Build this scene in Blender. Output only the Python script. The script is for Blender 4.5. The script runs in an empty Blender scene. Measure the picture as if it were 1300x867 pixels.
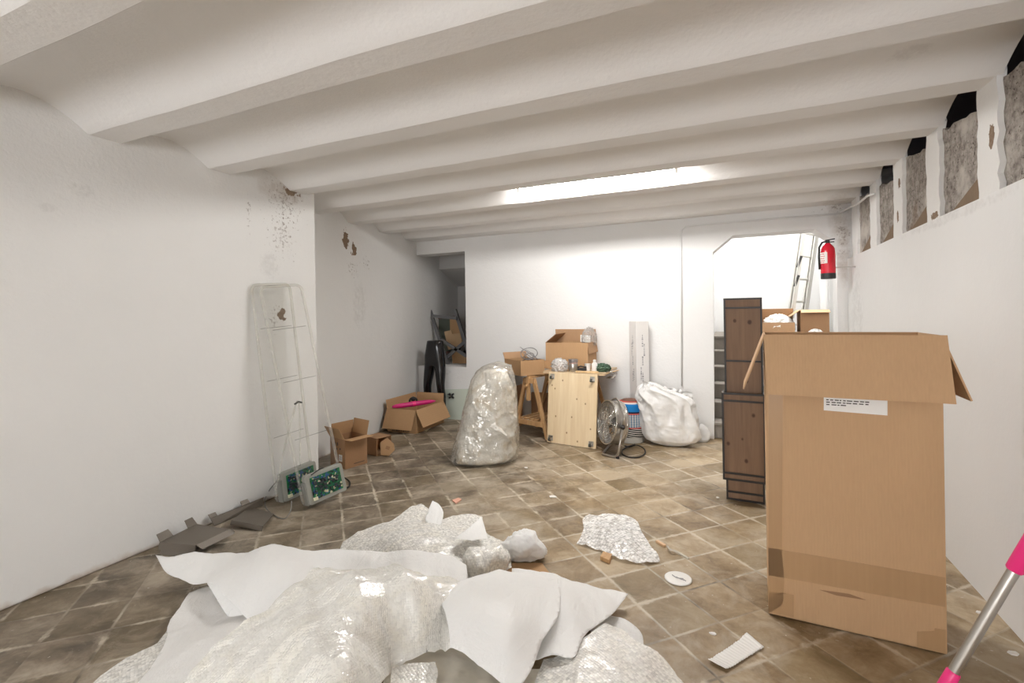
import bpy, bmesh, math, random
import numpy as np
from mathutils import Vector, Matrix, noise
from mathutils.geometry import delaunay_2d_cdt
random.seed(7)
COL = bpy.context.scene.collection
PI = math.pi

# ------------------------------------------------------------------ camera model (room axes: x across, y along the room, z up)
FPX, CAMH, YAW, ROLL, HORIZ = 615.0, 1.35, math.radians(23.7), math.radians(0.925), 399.4
FW = Vector((-math.sin(YAW), math.cos(YAW), 0)); RT = Vector((math.cos(YAW), math.sin(YAW), 0)); UP = Vector((0, 0, 1))
CAM = Vector((0, 0, CAMH))
def ray(px, py):
    u = px - 650; v = HORIZ - py
    return FW * FPX + RT * (u * math.cos(ROLL) + v * math.sin(ROLL)) + UP * (-u * math.sin(ROLL) + v * math.cos(ROLL))
def fl(px, py, z=0.0):
    d = ray(px, py); return CAM + d * ((z - CAMH) / d.z)
def onx(px, py, x):
    d = ray(px, py); return CAM + d * (x / d.x)
def ony(px, py, y):
    d = ray(px, py); return CAM + d * (y / d.y)
def dep(px, py, D): return CAM + ray(px, py) * (D / FPX)

# ------------------------------------------------------------------ mesh helpers
class B:
    def __init__(s): s.bm = bmesh.new()
    def box(s, c, size, M=None, mi=0):
        r = bmesh.ops.create_cube(s.bm, size=1.0)
        T = Matrix.Translation(Vector(c)) @ (M.to_4x4() if M else Matrix()) @ Matrix.Diagonal((*size, 1))
        bmesh.ops.transform(s.bm, matrix=T, verts=r['verts'])
        for f in {f for v in r['verts'] for f in v.link_faces}: f.material_index = mi
        return s
    def span(s, a, b, mi=0):
        a, b = Vector(a), Vector(b)
        return s.box((a + b) / 2, (abs(b.x - a.x), abs(b.y - a.y), abs(b.z - a.z)), mi=mi)
    def beam(s, a, b, w, t, up=(0, 0, 1)):
        a, b = Vector(a), Vector(b); d = (b - a); L = d.length; d.normalize()
        x = d.cross(Vector(up)); x = x.normalized() if x.length > 1e-4 else Vector((1, 0, 0))
        y = x.cross(d).normalized()
        M = Matrix((x, d, y)).transposed()
        return s.box((a + b) / 2, (w, L, t), M)
    def prism(s, poly, vec):
        vec = Vector(vec)
        a = [s.bm.verts.new(Vector(p)) for p in poly]; b = [s.bm.verts.new(Vector(p) + vec) for p in poly]
        n = len(a)
        s.bm.faces.new(a); s.bm.faces.new(b[::-1])
        for i in range(n): s.bm.faces.new((a[i], b[i], b[(i + 1) % n], a[(i + 1) % n]))
        return s
    def cyl(s, p0, p1, r0, r1=None, seg=20, cap=True):
        return s.tube([p0, p1], [r0, r0 if r1 is None else r1], seg, cap=cap)
    def tube(s, pts, r, seg=10, closed=False, cap=True):
        pts = [Vector(p) for p in pts]; n = len(pts)
        R = r if isinstance(r, (list, tuple)) else [r] * n
        rings = []; prev = None
        for i, p in enumerate(pts):
            if closed: t = pts[(i + 1) % n] - pts[i - 1]
            else: t = pts[min(i + 1, n - 1)] - pts[max(i - 1, 0)]
            t.normalize()
            if prev is None:
                a = Vector((0, 0, 1)) if abs(t.z) < .9 else Vector((1, 0, 0)); x = t.cross(a).normalized()
            else:
                x = prev - t * prev.dot(t); x.normalize()
            prev = x; y = t.cross(x)
            rings.append([s.bm.verts.new(p + (x * math.cos(k * 2 * PI / seg) + y * math.sin(k * 2 * PI / seg)) * R[i]) for k in range(seg)])
        m = n if closed else n - 1
        for i in range(m):
            a, b = rings[i], rings[(i + 1) % n]
            for k in range(seg): s.bm.faces.new((a[k], a[(k + 1) % seg], b[(k + 1) % seg], b[k]))
        if cap and not closed:
            s.bm.faces.new(rings[0][::-1]); s.bm.faces.new(rings[-1])
        return s
    def lathe(s, prof, seg=32, M=None, cap=True):
        M = M or Matrix()
        rings = [[s.bm.verts.new(M @ Vector((r * math.cos(k * 2 * PI / seg), r * math.sin(k * 2 * PI / seg), z))) for k in range(seg)] for r, z in prof]
        for a, b in zip(rings, rings[1:]):
            for k in range(seg): s.bm.faces.new((a[k], a[(k + 1) % seg], b[(k + 1) % seg], b[k]))
        if cap:
            s.bm.faces.new(rings[0][::-1]); s.bm.faces.new(rings[-1])
        return s
    def flap(s, p0, p1, out, L, t=.004, taper=0.0):
        """board hinged on p0-p1 reaching L along out"""
        p0, p1, out = Vector(p0), Vector(p1), Vector(out).normalized()
        e = (p1 - p0).normalized(); n = e.cross(out).normalized() * t
        q = [p0, p1, p1 + out * L - e * taper, p0 + out * L + e * taper]
        return s.prism([v - n / 2 for v in q], n)
    def sphere(s, c, r, seg=16, sc=(1, 1, 1)):
        q = bmesh.ops.create_uvsphere(s.bm, u_segments=seg, v_segments=max(6, seg // 2), radius=r)
        bmesh.ops.transform(s.bm, matrix=Matrix.Translation(Vector(c)) @ Matrix.Diagonal((*sc, 1)), verts=q['verts']); return s

def make(name, b, mat, parent=None, smooth=False, bevel=0, loc=None, kind=None, solid=0):
    bm = b.bm if isinstance(b, B) else b
    bmesh.ops.recalc_face_normals(bm, faces=bm.faces)
    me = bpy.data.meshes.new(name); bm.to_mesh(me); bm.free()
    for m in (mat if isinstance(mat, (list, tuple)) else [mat]): me.materials.append(m)
    if smooth:
        for p in me.polygons: p.use_smooth = True
        if smooth == 'auto':
            try: me.set_sharp_from_angle(angle=math.radians(40))
            except Exception: pass
    o = bpy.data.objects.new(name, me); COL.objects.link(o)
    if parent: o.parent = parent
    if loc is not None: o.location = loc
    if kind: o['kind'] = kind
    if solid:
        md = o.modifiers.new('thick', 'SOLIDIFY'); md.thickness = solid; md.offset = -1
    if bevel:
        md = o.modifiers.new('edge', 'BEVEL'); md.width = bevel; md.segments = 2; md.limit_method = 'ANGLE'
    return o
def tag(o, label, cat, group=None):
    o['label'] = label; o['category'] = cat
    if group: o['group'] = group
    return o
def thing(name, label, cat, loc=(0, 0, 0), rz=0.0, group=None, M=None):
    o = bpy.data.objects.new(name, None); COL.objects.link(o); o.empty_display_size = .05
    if M is not None: o.matrix_world = M
    else:
        o.location = loc; o.rotation_euler = (0, 0, rz)
    return tag(o, label, cat, group)
def struct(name, b, mat, smooth=False, **k): return make(name, b, mat, smooth=smooth, kind='structure', **k)

# ------------------------------------------------------------------ materials
def srgb(r, g, b):
    f = lambda c: (c / 255 / 12.92) if c / 255 <= .04045 else ((c / 255 + .055) / 1.055) ** 2.4
    return (f(r), f(g), f(b), 1)
class NM:
    def __init__(s, name):
        s.m = bpy.data.materials.new(name); s.m.use_nodes = True
        s.n = s.m.node_tree.nodes; s.l = s.m.node_tree.links; s.n.clear()
        s.out = s.n.new('ShaderNodeOutputMaterial')
        s.co = s.n.new('ShaderNodeTexCoord').outputs['Object']
    def N(s, t, **k):
        n = s.n.new(t)
        for a, v in k.items(): setattr(n, a, v)
        return n
    def put(s, sock, v):
        if hasattr(v, 'is_output'): s.l.new(v, sock)
        else: sock.default_value = v
    def noise(s, scale, detail=4, rough=.55, vec=None, dist=0):
        n = s.N('ShaderNodeTexNoise'); s.put(n.inputs['Vector'], vec or s.co)
        n.inputs['Scale'].default_value = scale; n.inputs['Detail'].default_value = detail; n.inputs['Roughness'].default_value = rough; n.inputs['Distortion'].default_value = dist
        return n.outputs['Fac']
    def voro(s, scale, feature='F1', vec=None, out='Distance'):
        n = s.N('ShaderNodeTexVoronoi', feature=feature); s.put(n.inputs['Vector'], vec or s.co); n.inputs['Scale'].default_value = scale
        return n.outputs[out]
    def ramp(s, fac, stops, interp='LINEAR'):
        n = s.N('ShaderNodeValToRGB'); s.put(n.inputs['Fac'], fac); n.color_ramp.interpolation = interp
        e = n.color_ramp.elements
        while len(e) < len(stops): e.new(.5)
        for q, (p, c) in zip(e, stops):
            q.position = p; q.color = c if hasattr(c, '__len__') else (c, c, c, 1)
        return n.outputs['Color']
    def math(s, op, a, b=0.0, c=None):
        n = s.N('ShaderNodeMath', operation=op); s.put(n.inputs[0], a); s.put(n.inputs[1], b)
        if c is not None: s.put(n.inputs[2], c)
        return n.outputs[0]
    def mix(s, fac, a, b, blend='MIX'):
        n = s.N('ShaderNodeMix', data_type='RGBA', blend_type=blend)
        s.put(n.inputs['Factor'], fac); s.put(n.inputs['A'] if False else n.inputs[6], a); s.put(n.inputs[7], b)
        return n.outputs[2]
    def xyz(s, vec=None):
        n = s.N('ShaderNodeSeparateXYZ'); s.put(n.inputs[0], vec or s.co); return n.outputs
    def mapping(s, loc=(0, 0, 0), rot=(0, 0, 0), scale=(1, 1, 1), vec=None):
        n = s.N('ShaderNodeMapping'); s.put(n.inputs['Vector'], vec or s.co)
        n.inputs['Location'].default_value = loc; n.inputs['Rotation'].default_value = rot; n.inputs['Scale'].default_value = scale
        return n.outputs[0]
    def bump(s, h, strength=.3, dist=.01, normal=None):
        n = s.N('ShaderNodeBump'); n.inputs['Strength'].default_value = strength; n.inputs['Distance'].default_value = dist
        s.put(n.inputs['Height'], h)
        if normal: s.put(n.inputs['Normal'], normal)
        return n.outputs[0]
    def pbr(s, col, rough=.6, metal=0.0, normal=None, spec=.5, **k):
        p = s.N('ShaderNodeBsdfPrincipled'); s.put(p.inputs['Base Color'], col); s.put(p.inputs['Roughness'], rough); s.put(p.inputs['Metallic'], metal)
        p.inputs['Specular IOR Level'].default_value = spec
        if normal: s.put(p.inputs['Normal'], normal)
        for a, v in k.items(): s.put(p.inputs[a.replace('_', ' ')], v)
        return p.outputs[0]
    def done(s, sh): s.l.new(sh, s.out.inputs['Surface']); return s.m
    def spot(s, c, r):
        a = s.N('ShaderNodeVectorMath', operation='SUBTRACT'); s.put(a.inputs[0], s.co); a.inputs[1].default_value = c
        b = s.N('ShaderNodeVectorMath', operation='DIVIDE'); s.put(b.inputs[0], a.outputs[0]); b.inputs[1].default_value = r
        d = s.N('ShaderNodeVectorMath', operation='LENGTH'); s.put(d.inputs[0], b.outputs[0])
        return s.math('SUBTRACT', 1.0, d.outputs['Value'])          # 1 at centre, 0 at the rim

def simple(name, col, rough=.6, metal=0, bump=0, bscale=80, spec=.5, var=.06, **k):
    q = NM(name); c = q.mix(q.noise(6, 3), tuple(x * (1 - var) for x in col[:3]) + (1,), tuple(min(1, x * (1 + var)) for x in col[:3]) + (1,))
    nr = q.bump(q.noise(bscale, 3), bump, .004) if bump else None
    return q.done(q.pbr(c, rough, metal, nr, spec, **k))

def plaster(name, col=(.80, .795, .78, 1), spots=(), base=False, bump=.35, rough=.75, zlift=None):
    q = NM(name)
    c = q.mix(q.ramp(q.noise(1.3, 4), [(.35, 0), (.7, 1)]), col, tuple(x * .965 for x in col[:3]) + (1,))
    n1 = q.noise(55, 5, .6)
    hair = q.noise(9, 3)
    for ctr, rad, kind in spots:
        s = q.spot(ctr, rad)
        if kind == 'specks':
            f = q.math('MULTIPLY', q.ramp(q.math('ADD', q.noise(42, 4, .7), q.math('MULTIPLY', s, .22)), [(.71, 0), (.77, 1)]), .45)
            f = q.math('MULTIPLY', f, q.ramp(s, [(0.02, 0), (.35, 1)])); k = srgb(104, 84, 70)
        elif kind == 'soft':
            f = q.math('MULTIPLY', q.ramp(q.math('MULTIPLY', q.noise(14, 5, .65), q.ramp(s, [(0, 0), (.7, 1)])), [(.2, 0), (.55, 1)]), .40); k = srgb(150, 132, 112)
        elif kind == 'faint':
            f = q.math('MULTIPLY', q.ramp(q.math('MULTIPLY', q.noise(20, 6, .7), q.ramp(s, [(0, 0), (.7, 1)])), [(.38, 0), (.6, 1)]), .18); k = srgb(150, 146, 140)
        else:                                                       # a chipped hole showing what lies under the paint
            f = q.ramp(q.math('ADD', s, q.math('MULTIPLY', q.math('SUBTRACT', q.noise(24, 4, .6), .5), 1.7)), [(.30, 0), (.38, 1)]); k = srgb(118, 92, 70)
            k = q.mix(q.noise(70, 2), srgb(84, 62, 48), srgb(160, 138, 116))
        c = q.mix(f, c, k)
    if base:
        z = q.xyz()[2]
        f = q.ramp(q.math('ADD', q.math('MULTIPLY', z, 9), q.math('MULTIPLY', q.math('SUBTRACT', hair, .5), .9)), [(.03, 1), (.34, 0)])
        c = q.mix(q.math('MULTIPLY', f, .5), c, srgb(168, 140, 110))
    nr = q.bump(q.math('ADD', n1, q.math('MULTIPLY', q.noise(14, 3), 1.6)), bump, .006)
    return q.done(q.pbr(c, rough, 0, nr, .25))

def m_floor():
    q = NM('stone_tile_floor')
    T = .2467
    wob = q.N('ShaderNodeVectorMath', operation='MULTIPLY_ADD')
    nz = q.N('ShaderNodeTexNoise'); q.put(nz.inputs['Vector'], q.co); nz.inputs['Scale'].default_value = 5; nz.inputs['Detail'].default_value = 3
    q.put(wob.inputs[0], nz.outputs['Color']); wob.inputs[1].default_value = (.012, .012, 0); q.put(wob.inputs[2], q.co)
    mp = q.mapping(rot=(0, 0, PI / 4), scale=(1, 1, 1), vec=wob.outputs[0])
    X = q.xyz(mp)                                                   # X = (x-y)/r2, Y = (x+y)/r2
    a = q.math('SUBTRACT', q.math('DIVIDE', X[0], T), .35); b = q.math('SUBTRACT', q.math('DIVIDE', X[1], T), .44)
    fa, fb = q.math('FRACT', a), q.math('FRACT', b)
    ea = q.math('MINIMUM', fa, q.math('SUBTRACT', 1.0, fa)); eb = q.math('MINIMUM', fb, q.math('SUBTRACT', 1.0, fb))
    e = q.math('MINIMUM', ea, eb)
    ia, ib = q.math('FLOOR', a), q.math('FLOOR', b)
    cv = q.N('ShaderNodeCombineXYZ'); q.put(cv.inputs[0], ia); q.put(cv.inputs[1], ib)
    wn = q.N('ShaderNodeTexWhiteNoise', noise_dimensions='3D'); q.put(wn.inputs['Vector'], cv.outputs[0])
    tile = wn.outputs['Value']; wc = q.xyz(wn.outputs['Color'])
    # veins run a different way on each tile
    off = q.N('ShaderNodeVectorMath', operation='MULTIPLY_ADD'); q.put(off.inputs[0], wn.outputs['Color']); off.inputs[1].default_value = (9, 9, 9); q.put(off.inputs[2], q.co)
    blot = q.noise(2.1, 7, .62, off.outputs[0], .9); fine = q.noise(11, 7, .66, off.outputs[0], 1.6)
    big = q.noise(.9, 4, .6); mid = q.noise(2.6, 5, .65); cont = q.noise(1.5, 7, .64, None, .7)
    t = q.math('ADD', q.math('ADD', q.math('MULTIPLY', blot, .42), q.math('MULTIPLY', cont, .50)), q.math('MULTIPLY', fine, .20))
    t = q.math('ADD', t, q.math('MULTIPLY', q.math('SUBTRACT', tile, .5), .07))
    warm = q.ramp(t, [(.38, srgb(84, 67, 44)), (.48, srgb(124, 103, 74)), (.56, srgb(152, 131, 101)), (.66, srgb(186, 168, 140))])
    grey = q.ramp(t, [(.38, srgb(58, 50, 40)), (.48, srgb(90, 79, 65)), (.56, srgb(118, 105, 88)), (.66, srgb(158, 145, 127))])
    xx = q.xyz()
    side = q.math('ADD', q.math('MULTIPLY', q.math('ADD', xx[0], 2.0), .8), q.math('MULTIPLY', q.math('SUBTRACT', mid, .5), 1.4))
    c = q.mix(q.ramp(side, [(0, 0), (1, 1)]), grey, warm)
    c = q.mix(q.math('MULTIPLY', q.ramp(wc[1], [(.55, 0), (.9, 1)]), .35), c, srgb(110, 94, 62))
    # trodden-in plaster dust
    dust = q.ramp(q.math('ADD', q.math('MULTIPLY', big, .5), q.math('MULTIPLY', q.noise(5, 8, .72, None, .8), .6)), [(.53, 0), (.66, 1)])
    c = q.mix(q.math('MULTIPLY', dust, .5), c, srgb(194, 183, 166))
    spk = q.ramp(q.noise(46, 2, .5), [(.725, 0), (.745, 1)])
    c = q.mix(q.math('MULTIPLY', spk, q.math('MULTIPLY', q.ramp(mid, [(.42, 0), (.58, 1)]), .8)), c, srgb(226, 220, 210))
    wear = q.noise(2.2, 4, .6); w2 = q.noise(1.7, 3, .5, q.mapping(loc=(5, 3, 1)))
    line = q.ramp(q.math('ADD', e, q.math('MULTIPLY', q.math('SUBTRACT', q.noise(30, 4, .7), .5), .03)), [(.014, 1), (.034, 0)])
    gcol = q.mix(q.ramp(wear, [(.36, 0), (.52, 1)]), srgb(78, 66, 52), srgb(196, 186, 168))
    c = q.mix(q.math('MULTIPLY', line, q.ramp(w2, [(.42, .10), (.58, .85)])), c, gcol)
    smear = q.math('MULTIPLY', q.ramp(q.math('ADD', e, q.math('MULTIPLY', q.math('SUBTRACT', q.noise(18, 5, .7), .5), .22)), [(.02, 1), (.06, 0)]), q.ramp(q.math('MULTIPLY', q.noise(3.6, 5, .7), wear), [(.24, 0), (.31, 1)]))
    c = q.mix(q.math('MULTIPLY', smear, .7), c, srgb(204, 192, 172))
    ro = q.math('ADD', q.math('MULTIPLY', q.noise(3.4, 5, .65), .35), .26)
    ro = q.math('ADD', ro, q.math('MULTIPLY', dust, .25))
    h = q.math('ADD', q.math('MULTIPLY', q.ramp(e, [(.005, 0), (.03, 1)]), .9), q.math('MULTIPLY', q.noise(22, 4), .5))
    return q.done(q.pbr(c, ro, 0, q.bump(h, .35, .003), .42))

def cardboard(name, col, stain=.08, bump=.25):
    q = NM(name)
    z = q.xyz()
    fl_ = q.N('ShaderNodeTexWave'); q.put(fl_.inputs['Vector'], q.co); fl_.inputs['Scale'].default_value = 28; fl_.inputs['Distortion'].default_value = 1.5; fl_.inputs['Detail'].default_value = 2
    fib = q.noise(40, 4, .6, q.mapping(scale=(3, 3, .35)))
    d = tuple(x * .93 for x in col[:3]) + (1,); l = tuple(min(1, x * 1.05) for x in col[:3]) + (1,)
    c = q.mix(q.ramp(q.math('ADD', q.math('MULTIPLY', fib, .5), q.math('MULTIPLY', q.noise(3, 4), .5)), [(.3, 0), (.7, 1)]), d, l)
    c = q.mix(q.math('MULTIPLY', fl_.outputs['Fac'], stain), c, tuple(x * .72 for x in col[:3]) + (1,))
    return q.done(q.pbr(c, .72, 0, q.bump(q.math('ADD', q.math('MULTIPLY', fl_.outputs['Fac'], .3), q.noise(12, 3)), bump, .003), .22))

def wood(name, a, b, scale=1.0, axis='Z', knots=(), knotcol=None, rough=.55):
    q = NM(name)
    sc = {'Z': (14, 14, .9), 'X': (.9, 14, 14), 'Y': (14, .9, 14)}[axis]
    mp = q.mapping(scale=tuple(x * scale for x in sc))
    g = q.noise(1.0, 6, .6, mp, 1.2); g2 = q.noise(4.5, 4, .6, mp, .4)
    c = q.mix(q.ramp(q.math('ADD', q.math('MULTIPLY', g, .65), q.math('MULTIPLY', g2, .35)), [(.34, 0), (.66, 1)]), a, b)
    for ctr, r in knots:
        s = q.spot(ctr, (r, r, r * 1.25))
        f = q.ramp(q.math('ADD', s, q.math('MULTIPLY', q.math('SUBTRACT', q.noise(30, 3), .5), .5)), [(.1, 0), (.5, 1)])
        c = q.mix(f, c, knotcol or tuple(x * .35 for x in a[:3]) + (1,))
        halo = q.ramp(s, [(-0.0, 0), (.3, 1)]); c = q.mix(q.math('MULTIPLY', halo, .35), c, tuple(x * .6 for x in a[:3]) + (1,))
    return q.done(q.pbr(c, rough, 0, q.bump(g2, .12, .002), .35))

def film(name, col, clear, bub=0, crumple=18, rough=.22, gloss=.2, warm=None, bstr=.5, trans=.5, cstr=.6, aniso=(1, 1, 1), fk=.4, bm_=.16, pb=0.0):
    """plastic film: part see-through, part milky, with a glossy skin"""
    q = NM(name)
    wv = q.N('ShaderNodeVectorMath', operation='MULTIPLY_ADD'); nz = q.N('ShaderNodeTexNoise'); q.put(nz.inputs['Vector'], q.co); nz.inputs['Scale'].default_value = crumple * .8; nz.inputs['Detail'].default_value = 3
    q.put(wv.inputs[0], nz.outputs['Color']); wv.inputs[1].default_value = (.09, .09, .09); q.put(wv.inputs[2], q.co)
    h = q.math('ADD', q.math('MULTIPLY', q.voro(crumple, 'F1', wv.outputs[0]), .6), q.math('MULTIPLY', q.voro(crumple * 2.7, 'F1', wv.outputs[0]), .35))
    rd = q.N('ShaderNodeTexNoise', noise_type='RIDGED_MULTIFRACTAL'); q.put(rd.inputs['Vector'], q.mapping(scale=aniso, rot=(.2, .5, .3), vec=wv.outputs[0]))
    rd.inputs['Scale'].default_value = crumple * .7; rd.inputs['Detail'].default_value = 6; rd.inputs['Roughness'].default_value = .5; rd.inputs['Lacunarity'].default_value = 2.1
    h = q.math('ADD', q.math('MULTIPLY', h, .55), q.math('MULTIPLY', rd.outputs['Fac'], .55))
    nr = q.bump(h, cstr, .016)
    if bub:
        vn = q.N('ShaderNodeTexVoronoi', feature='F1'); q.put(vn.inputs['Vector'], q.mapping(rot=(.3, .2, .5))); vn.inputs['Scale'].default_value = bub; vn.inputs['Randomness'].default_value = .35
        d = vn.outputs['Distance']; bh = q.ramp(d, [(0, 1), (.40, .8), (.62, 0)])
        nr = q.bump(bh, bstr, .004, nr)
    c = col
    if warm: c = q.mix(q.ramp(q.noise(4.5, 5, .6, None, 1.2), [(.46, 0), (.66, 1)]), col, warm)
    dif = q.N('ShaderNodeBsdfDiffuse'); q.put(dif.inputs['Color'], c); q.put(dif.inputs['Normal'], nr)
    trl = q.N('ShaderNodeBsdfTranslucent'); q.put(trl.inputs['Color'], c); q.put(trl.inputs['Normal'], nr)
    mx = q.N('ShaderNodeMixShader'); mx.inputs[0].default_value = trans; q.l.new(dif.outputs[0], mx.inputs[1]); q.l.new(trl.outputs[0], mx.inputs[2])
    tr = q.N('ShaderNodeBsdfTransparent'); tr.inputs['Color'].default_value = (.97, .956, .925, 1)
    m2 = q.N('ShaderNodeMixShader')
    if bub:
        cell = q.xyz(vn.outputs['Color'])[0]
        q.put(m2.inputs[0], q.math('ADD', q.math('ADD', q.math('MULTIPLY', bh, -bm_), clear + bm_ * .6), q.math('MULTIPLY', q.math('SUBTRACT', cell, .5), pb)))
    else: q.put(m2.inputs[0], q.math('ADD', q.math('MULTIPLY', q.math('SUBTRACT', q.noise(9, 4), .5), .4), clear))
    q.l.new(mx.outputs[0], m2.inputs[1]); q.l.new(tr.outputs[0], m2.inputs[2])
    gl = q.N('ShaderNodeBsdfGlossy'); gl.inputs['Roughness'].default_value = rough; gl.inputs['Color'].default_value = (1, 1, 1, 1); q.put(gl.inputs['Normal'], nr)
    fr = q.N('ShaderNodeFresnel'); fr.inputs['IOR'].default_value = 1.5; q.put(fr.inputs['Normal'], nr)
    m3 = q.N('ShaderNodeMixShader'); q.put(m3.inputs[0], q.math('ADD', q.math('MULTIPLY', fr.outputs[0], fk), q.math('ADD', gloss, q.math('MULTIPLY', q.ramp(q.xyz(vn.outputs['Color'])[1], [(.86, 0), (.95, 1)]), pb * .35)) if bub else gloss)); q.l.new(m2.outputs[0], m3.inputs[1]); q.l.new(gl.outputs[0], m3.inputs[2])
    return q.done(m3.outputs[0])

def m_foam(name, col, clear=.06):
    q = NM(name)
    rdg = q.N('ShaderNodeTexNoise', noise_type='RIDGED_MULTIFRACTAL'); q.put(rdg.inputs['Vector'], q.mapping(scale=(1, .5, 1), rot=(0, 0, .6))); rdg.inputs['Scale'].default_value = 3.5; rdg.inputs['Detail'].default_value = 5; rdg.inputs['Roughness'].default_value = .45
    wr = q.math('ABSOLUTE', q.math('SUBTRACT', q.noise(7, 5, .6, q.mapping(scale=(1, .45, 1), rot=(0, 0, .6)), 1.0), .5))
    nr = q.bump(q.math('ADD', q.math('MULTIPLY', q.noise(160, 2), .25), q.math('ADD', q.math('MULTIPLY', q.noise(16, 4), .7), q.math('ADD', q.math('MULTIPLY', q.ramp(wr, [(0, 0), (.12, 1)]), .4), q.math('MULTIPLY', rdg.outputs['Fac'], .7)))), .4, .012)
    dif = q.N('ShaderNodeBsdfDiffuse'); dif.inputs['Color'].default_value = col; q.put(dif.inputs['Normal'], nr)
    trl = q.N('ShaderNodeBsdfTranslucent'); trl.inputs['Color'].default_value = col; q.put(trl.inputs['Normal'], nr)
    mx = q.N('ShaderNodeMixShader'); mx.inputs[0].default_value = .15; q.l.new(dif.outputs[0], mx.inputs[1]); q.l.new(trl.outputs[0], mx.inputs[2])
    tr = q.N('ShaderNodeBsdfTransparent'); m2 = q.N('ShaderNodeMixShader'); m2.inputs[0].default_value = clear
    q.l.new(mx.outputs[0], m2.inputs[1]); q.l.new(tr.outputs[0], m2.inputs[2])
    gl = q.N('ShaderNodeBsdfGlossy'); gl.inputs['Roughness'].default_value = .45; q.put(gl.inputs['Normal'], nr)
    m3 = q.N('ShaderNodeMixShader'); m3.inputs[0].default_value = .05; q.l.new(m2.outputs[0], m3.inputs[1]); q.l.new(gl.outputs[0], m3.inputs[2])
    return q.done(m3.outputs[0])

def m_clear(name, tint=(.99, .99, .985, 1), milky=.012):
    q = NM(name)
    tr = q.N('ShaderNodeBsdfTransparent'); tr.inputs['Color'].default_value = tint
    df = q.N('ShaderNodeBsdfDiffuse'); df.inputs['Color'].default_value = (.85, .83, .78, 1)
    m = q.N('ShaderNodeMixShader'); m.inputs[0].default_value = milky; q.l.new(tr.outputs[0], m.inputs[1]); q.l.new(df.outputs[0], m.inputs[2])
    gl = q.N('ShaderNodeBsdfGlossy'); gl.inputs['Roughness'].default_value = .06
    fr = q.N('ShaderNodeFresnel'); fr.inputs['IOR'].default_value = 1.45
    m3 = q.N('ShaderNodeMixShader'); q.put(m3.inputs[0], q.math('MULTIPLY', fr.outputs[0], .22)); q.l.new(m.outputs[0], m3.inputs[1]); q.l.new(gl.outputs[0], m3.inputs[2])
    return q.done(m3.outputs[0])

def emit(name, col, strength):
    q = NM(name); e = q.N('ShaderNodeEmission'); e.inputs['Color'].default_value = col; e.inputs['Strength'].default_value = strength
    return q.done(e.outputs[0])

CARD = cardboard('brown_cardboard', srgb(184, 148, 110))
CARD_BIG = cardboard('tall_carton_cardboard', srgb(194, 159, 122), .04, .25)
CARD_DARK = cardboard('old_cardboard', srgb(162, 126, 94))
CARD_PALE = cardboard('pale_cardboard', srgb(198, 166, 130))
CARD_IN = cardboard('cardboard_edge', srgb(180, 144, 110))
WHITE_CARD = simple('white_cardboard', srgb(224, 221, 218), .6, bump=.08)
INK = simple('dark_print', srgb(74, 66, 60), .7)
INK_PALE = simple('grey_print', srgb(150, 148, 150), .7)
PAPER = simple('white_paper', srgb(236, 234, 230), .7, bump=.1, bscale=30)
STEEL = simple('brushed_steel', srgb(188, 184, 178), .28, 1.0, var=.04)
CHROME = simple('chrome_wire', srgb(200, 196, 190), .18, 1.0, var=.02)
BLACK = simple('black_rubber', srgb(34, 33, 33), .5)
BLACK_METAL = simple('black_metal_strip', srgb(44, 40, 38), .45, .3)
GREY_METAL = simple('grey_painted_metal', srgb(108, 100, 90), .5, .25, bump=.08)
SHELF_METAL = simple('grey_shelf_steel', srgb(112, 112, 114), .5, .35)
PINK = simple('pink_plastic', srgb(236, 50, 128), .35)
PINK_DARK = simple('magenta_plastic', srgb(206, 34, 116), .4)
RED = simple('red_enamel', srgb(206, 26, 48), .25)
WHITE_PL = simple('white_plastic', srgb(232, 230, 226), .35)
GREY_PL = simple('grey_plastic_housing', srgb(150, 150, 142), .45, bump=.05)
FOAM = m_foam('white_foam_sheet', (.97, .968, .955, 1), .02)
FOAM_THIN = m_foam('thin_foam_sheet', (.95, .94, .92, 1), .08)
BUB = film('bubble_wrap', (.97, .965, .92, 1), .0, 115, 15, .17, .055, (.965, .945, .86, 1), .24, trans=.12, cstr=.6, fk=.25, bm_=.05, pb=.22)
BUB_CLEAR = film('clear_bubble_wrap', (.97, .96, .92, 1), .13, 90, 9, .17, .045, (.965, .94, .87, 1), .26, trans=.10, cstr=.45, fk=.2, bm_=.14, pb=.35)
FILM_CLEAR = film('clear_film', (.90, .86, .76, 1), .42, 0, 11, .16, .08, trans=.25)
BAGFILM = film('clear_sack_film', (.95, .915, .84, 1), .84, 0, 12, .13, .07, None, trans=.12, cstr=1.0, fk=.5)
STUFFING = film('bubble_wrap_stuffing', (.97, .955, .90, 1), .0, 70, 6, .2, .06, (.74, .63, .47, 1), .5, trans=.05, cstr=.8, fk=.3)
VERYCLEAR = film('thin_clear_film', (.92, .91, .90, 1), .80, 0, 14, .12, .05, trans=.1)
SACK = film('white_sack_film', (.96, .955, .94, 1), .02, 0, 5, .3, .05, trans=.12, cstr=.55, aniso=(1.2, 1.2, .5))
ACRYL = m_clear('acrylic_sheet'); ACRYL_EDGE = m_clear('acrylic_rim', (.94, .94, .92, 1), .16)

# ------------------------------------------------------------------ the room
XL, XR, YB, YF, ZB = -3.12, 1.08, 5.54, -3.6, 2.36
def xalc(y): return -3.53 - .125 * (y - 3.05)
struct('floor', B().span((-4.6, YF, -.1), (1.9, 7.9, 0)), m_floor())

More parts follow.
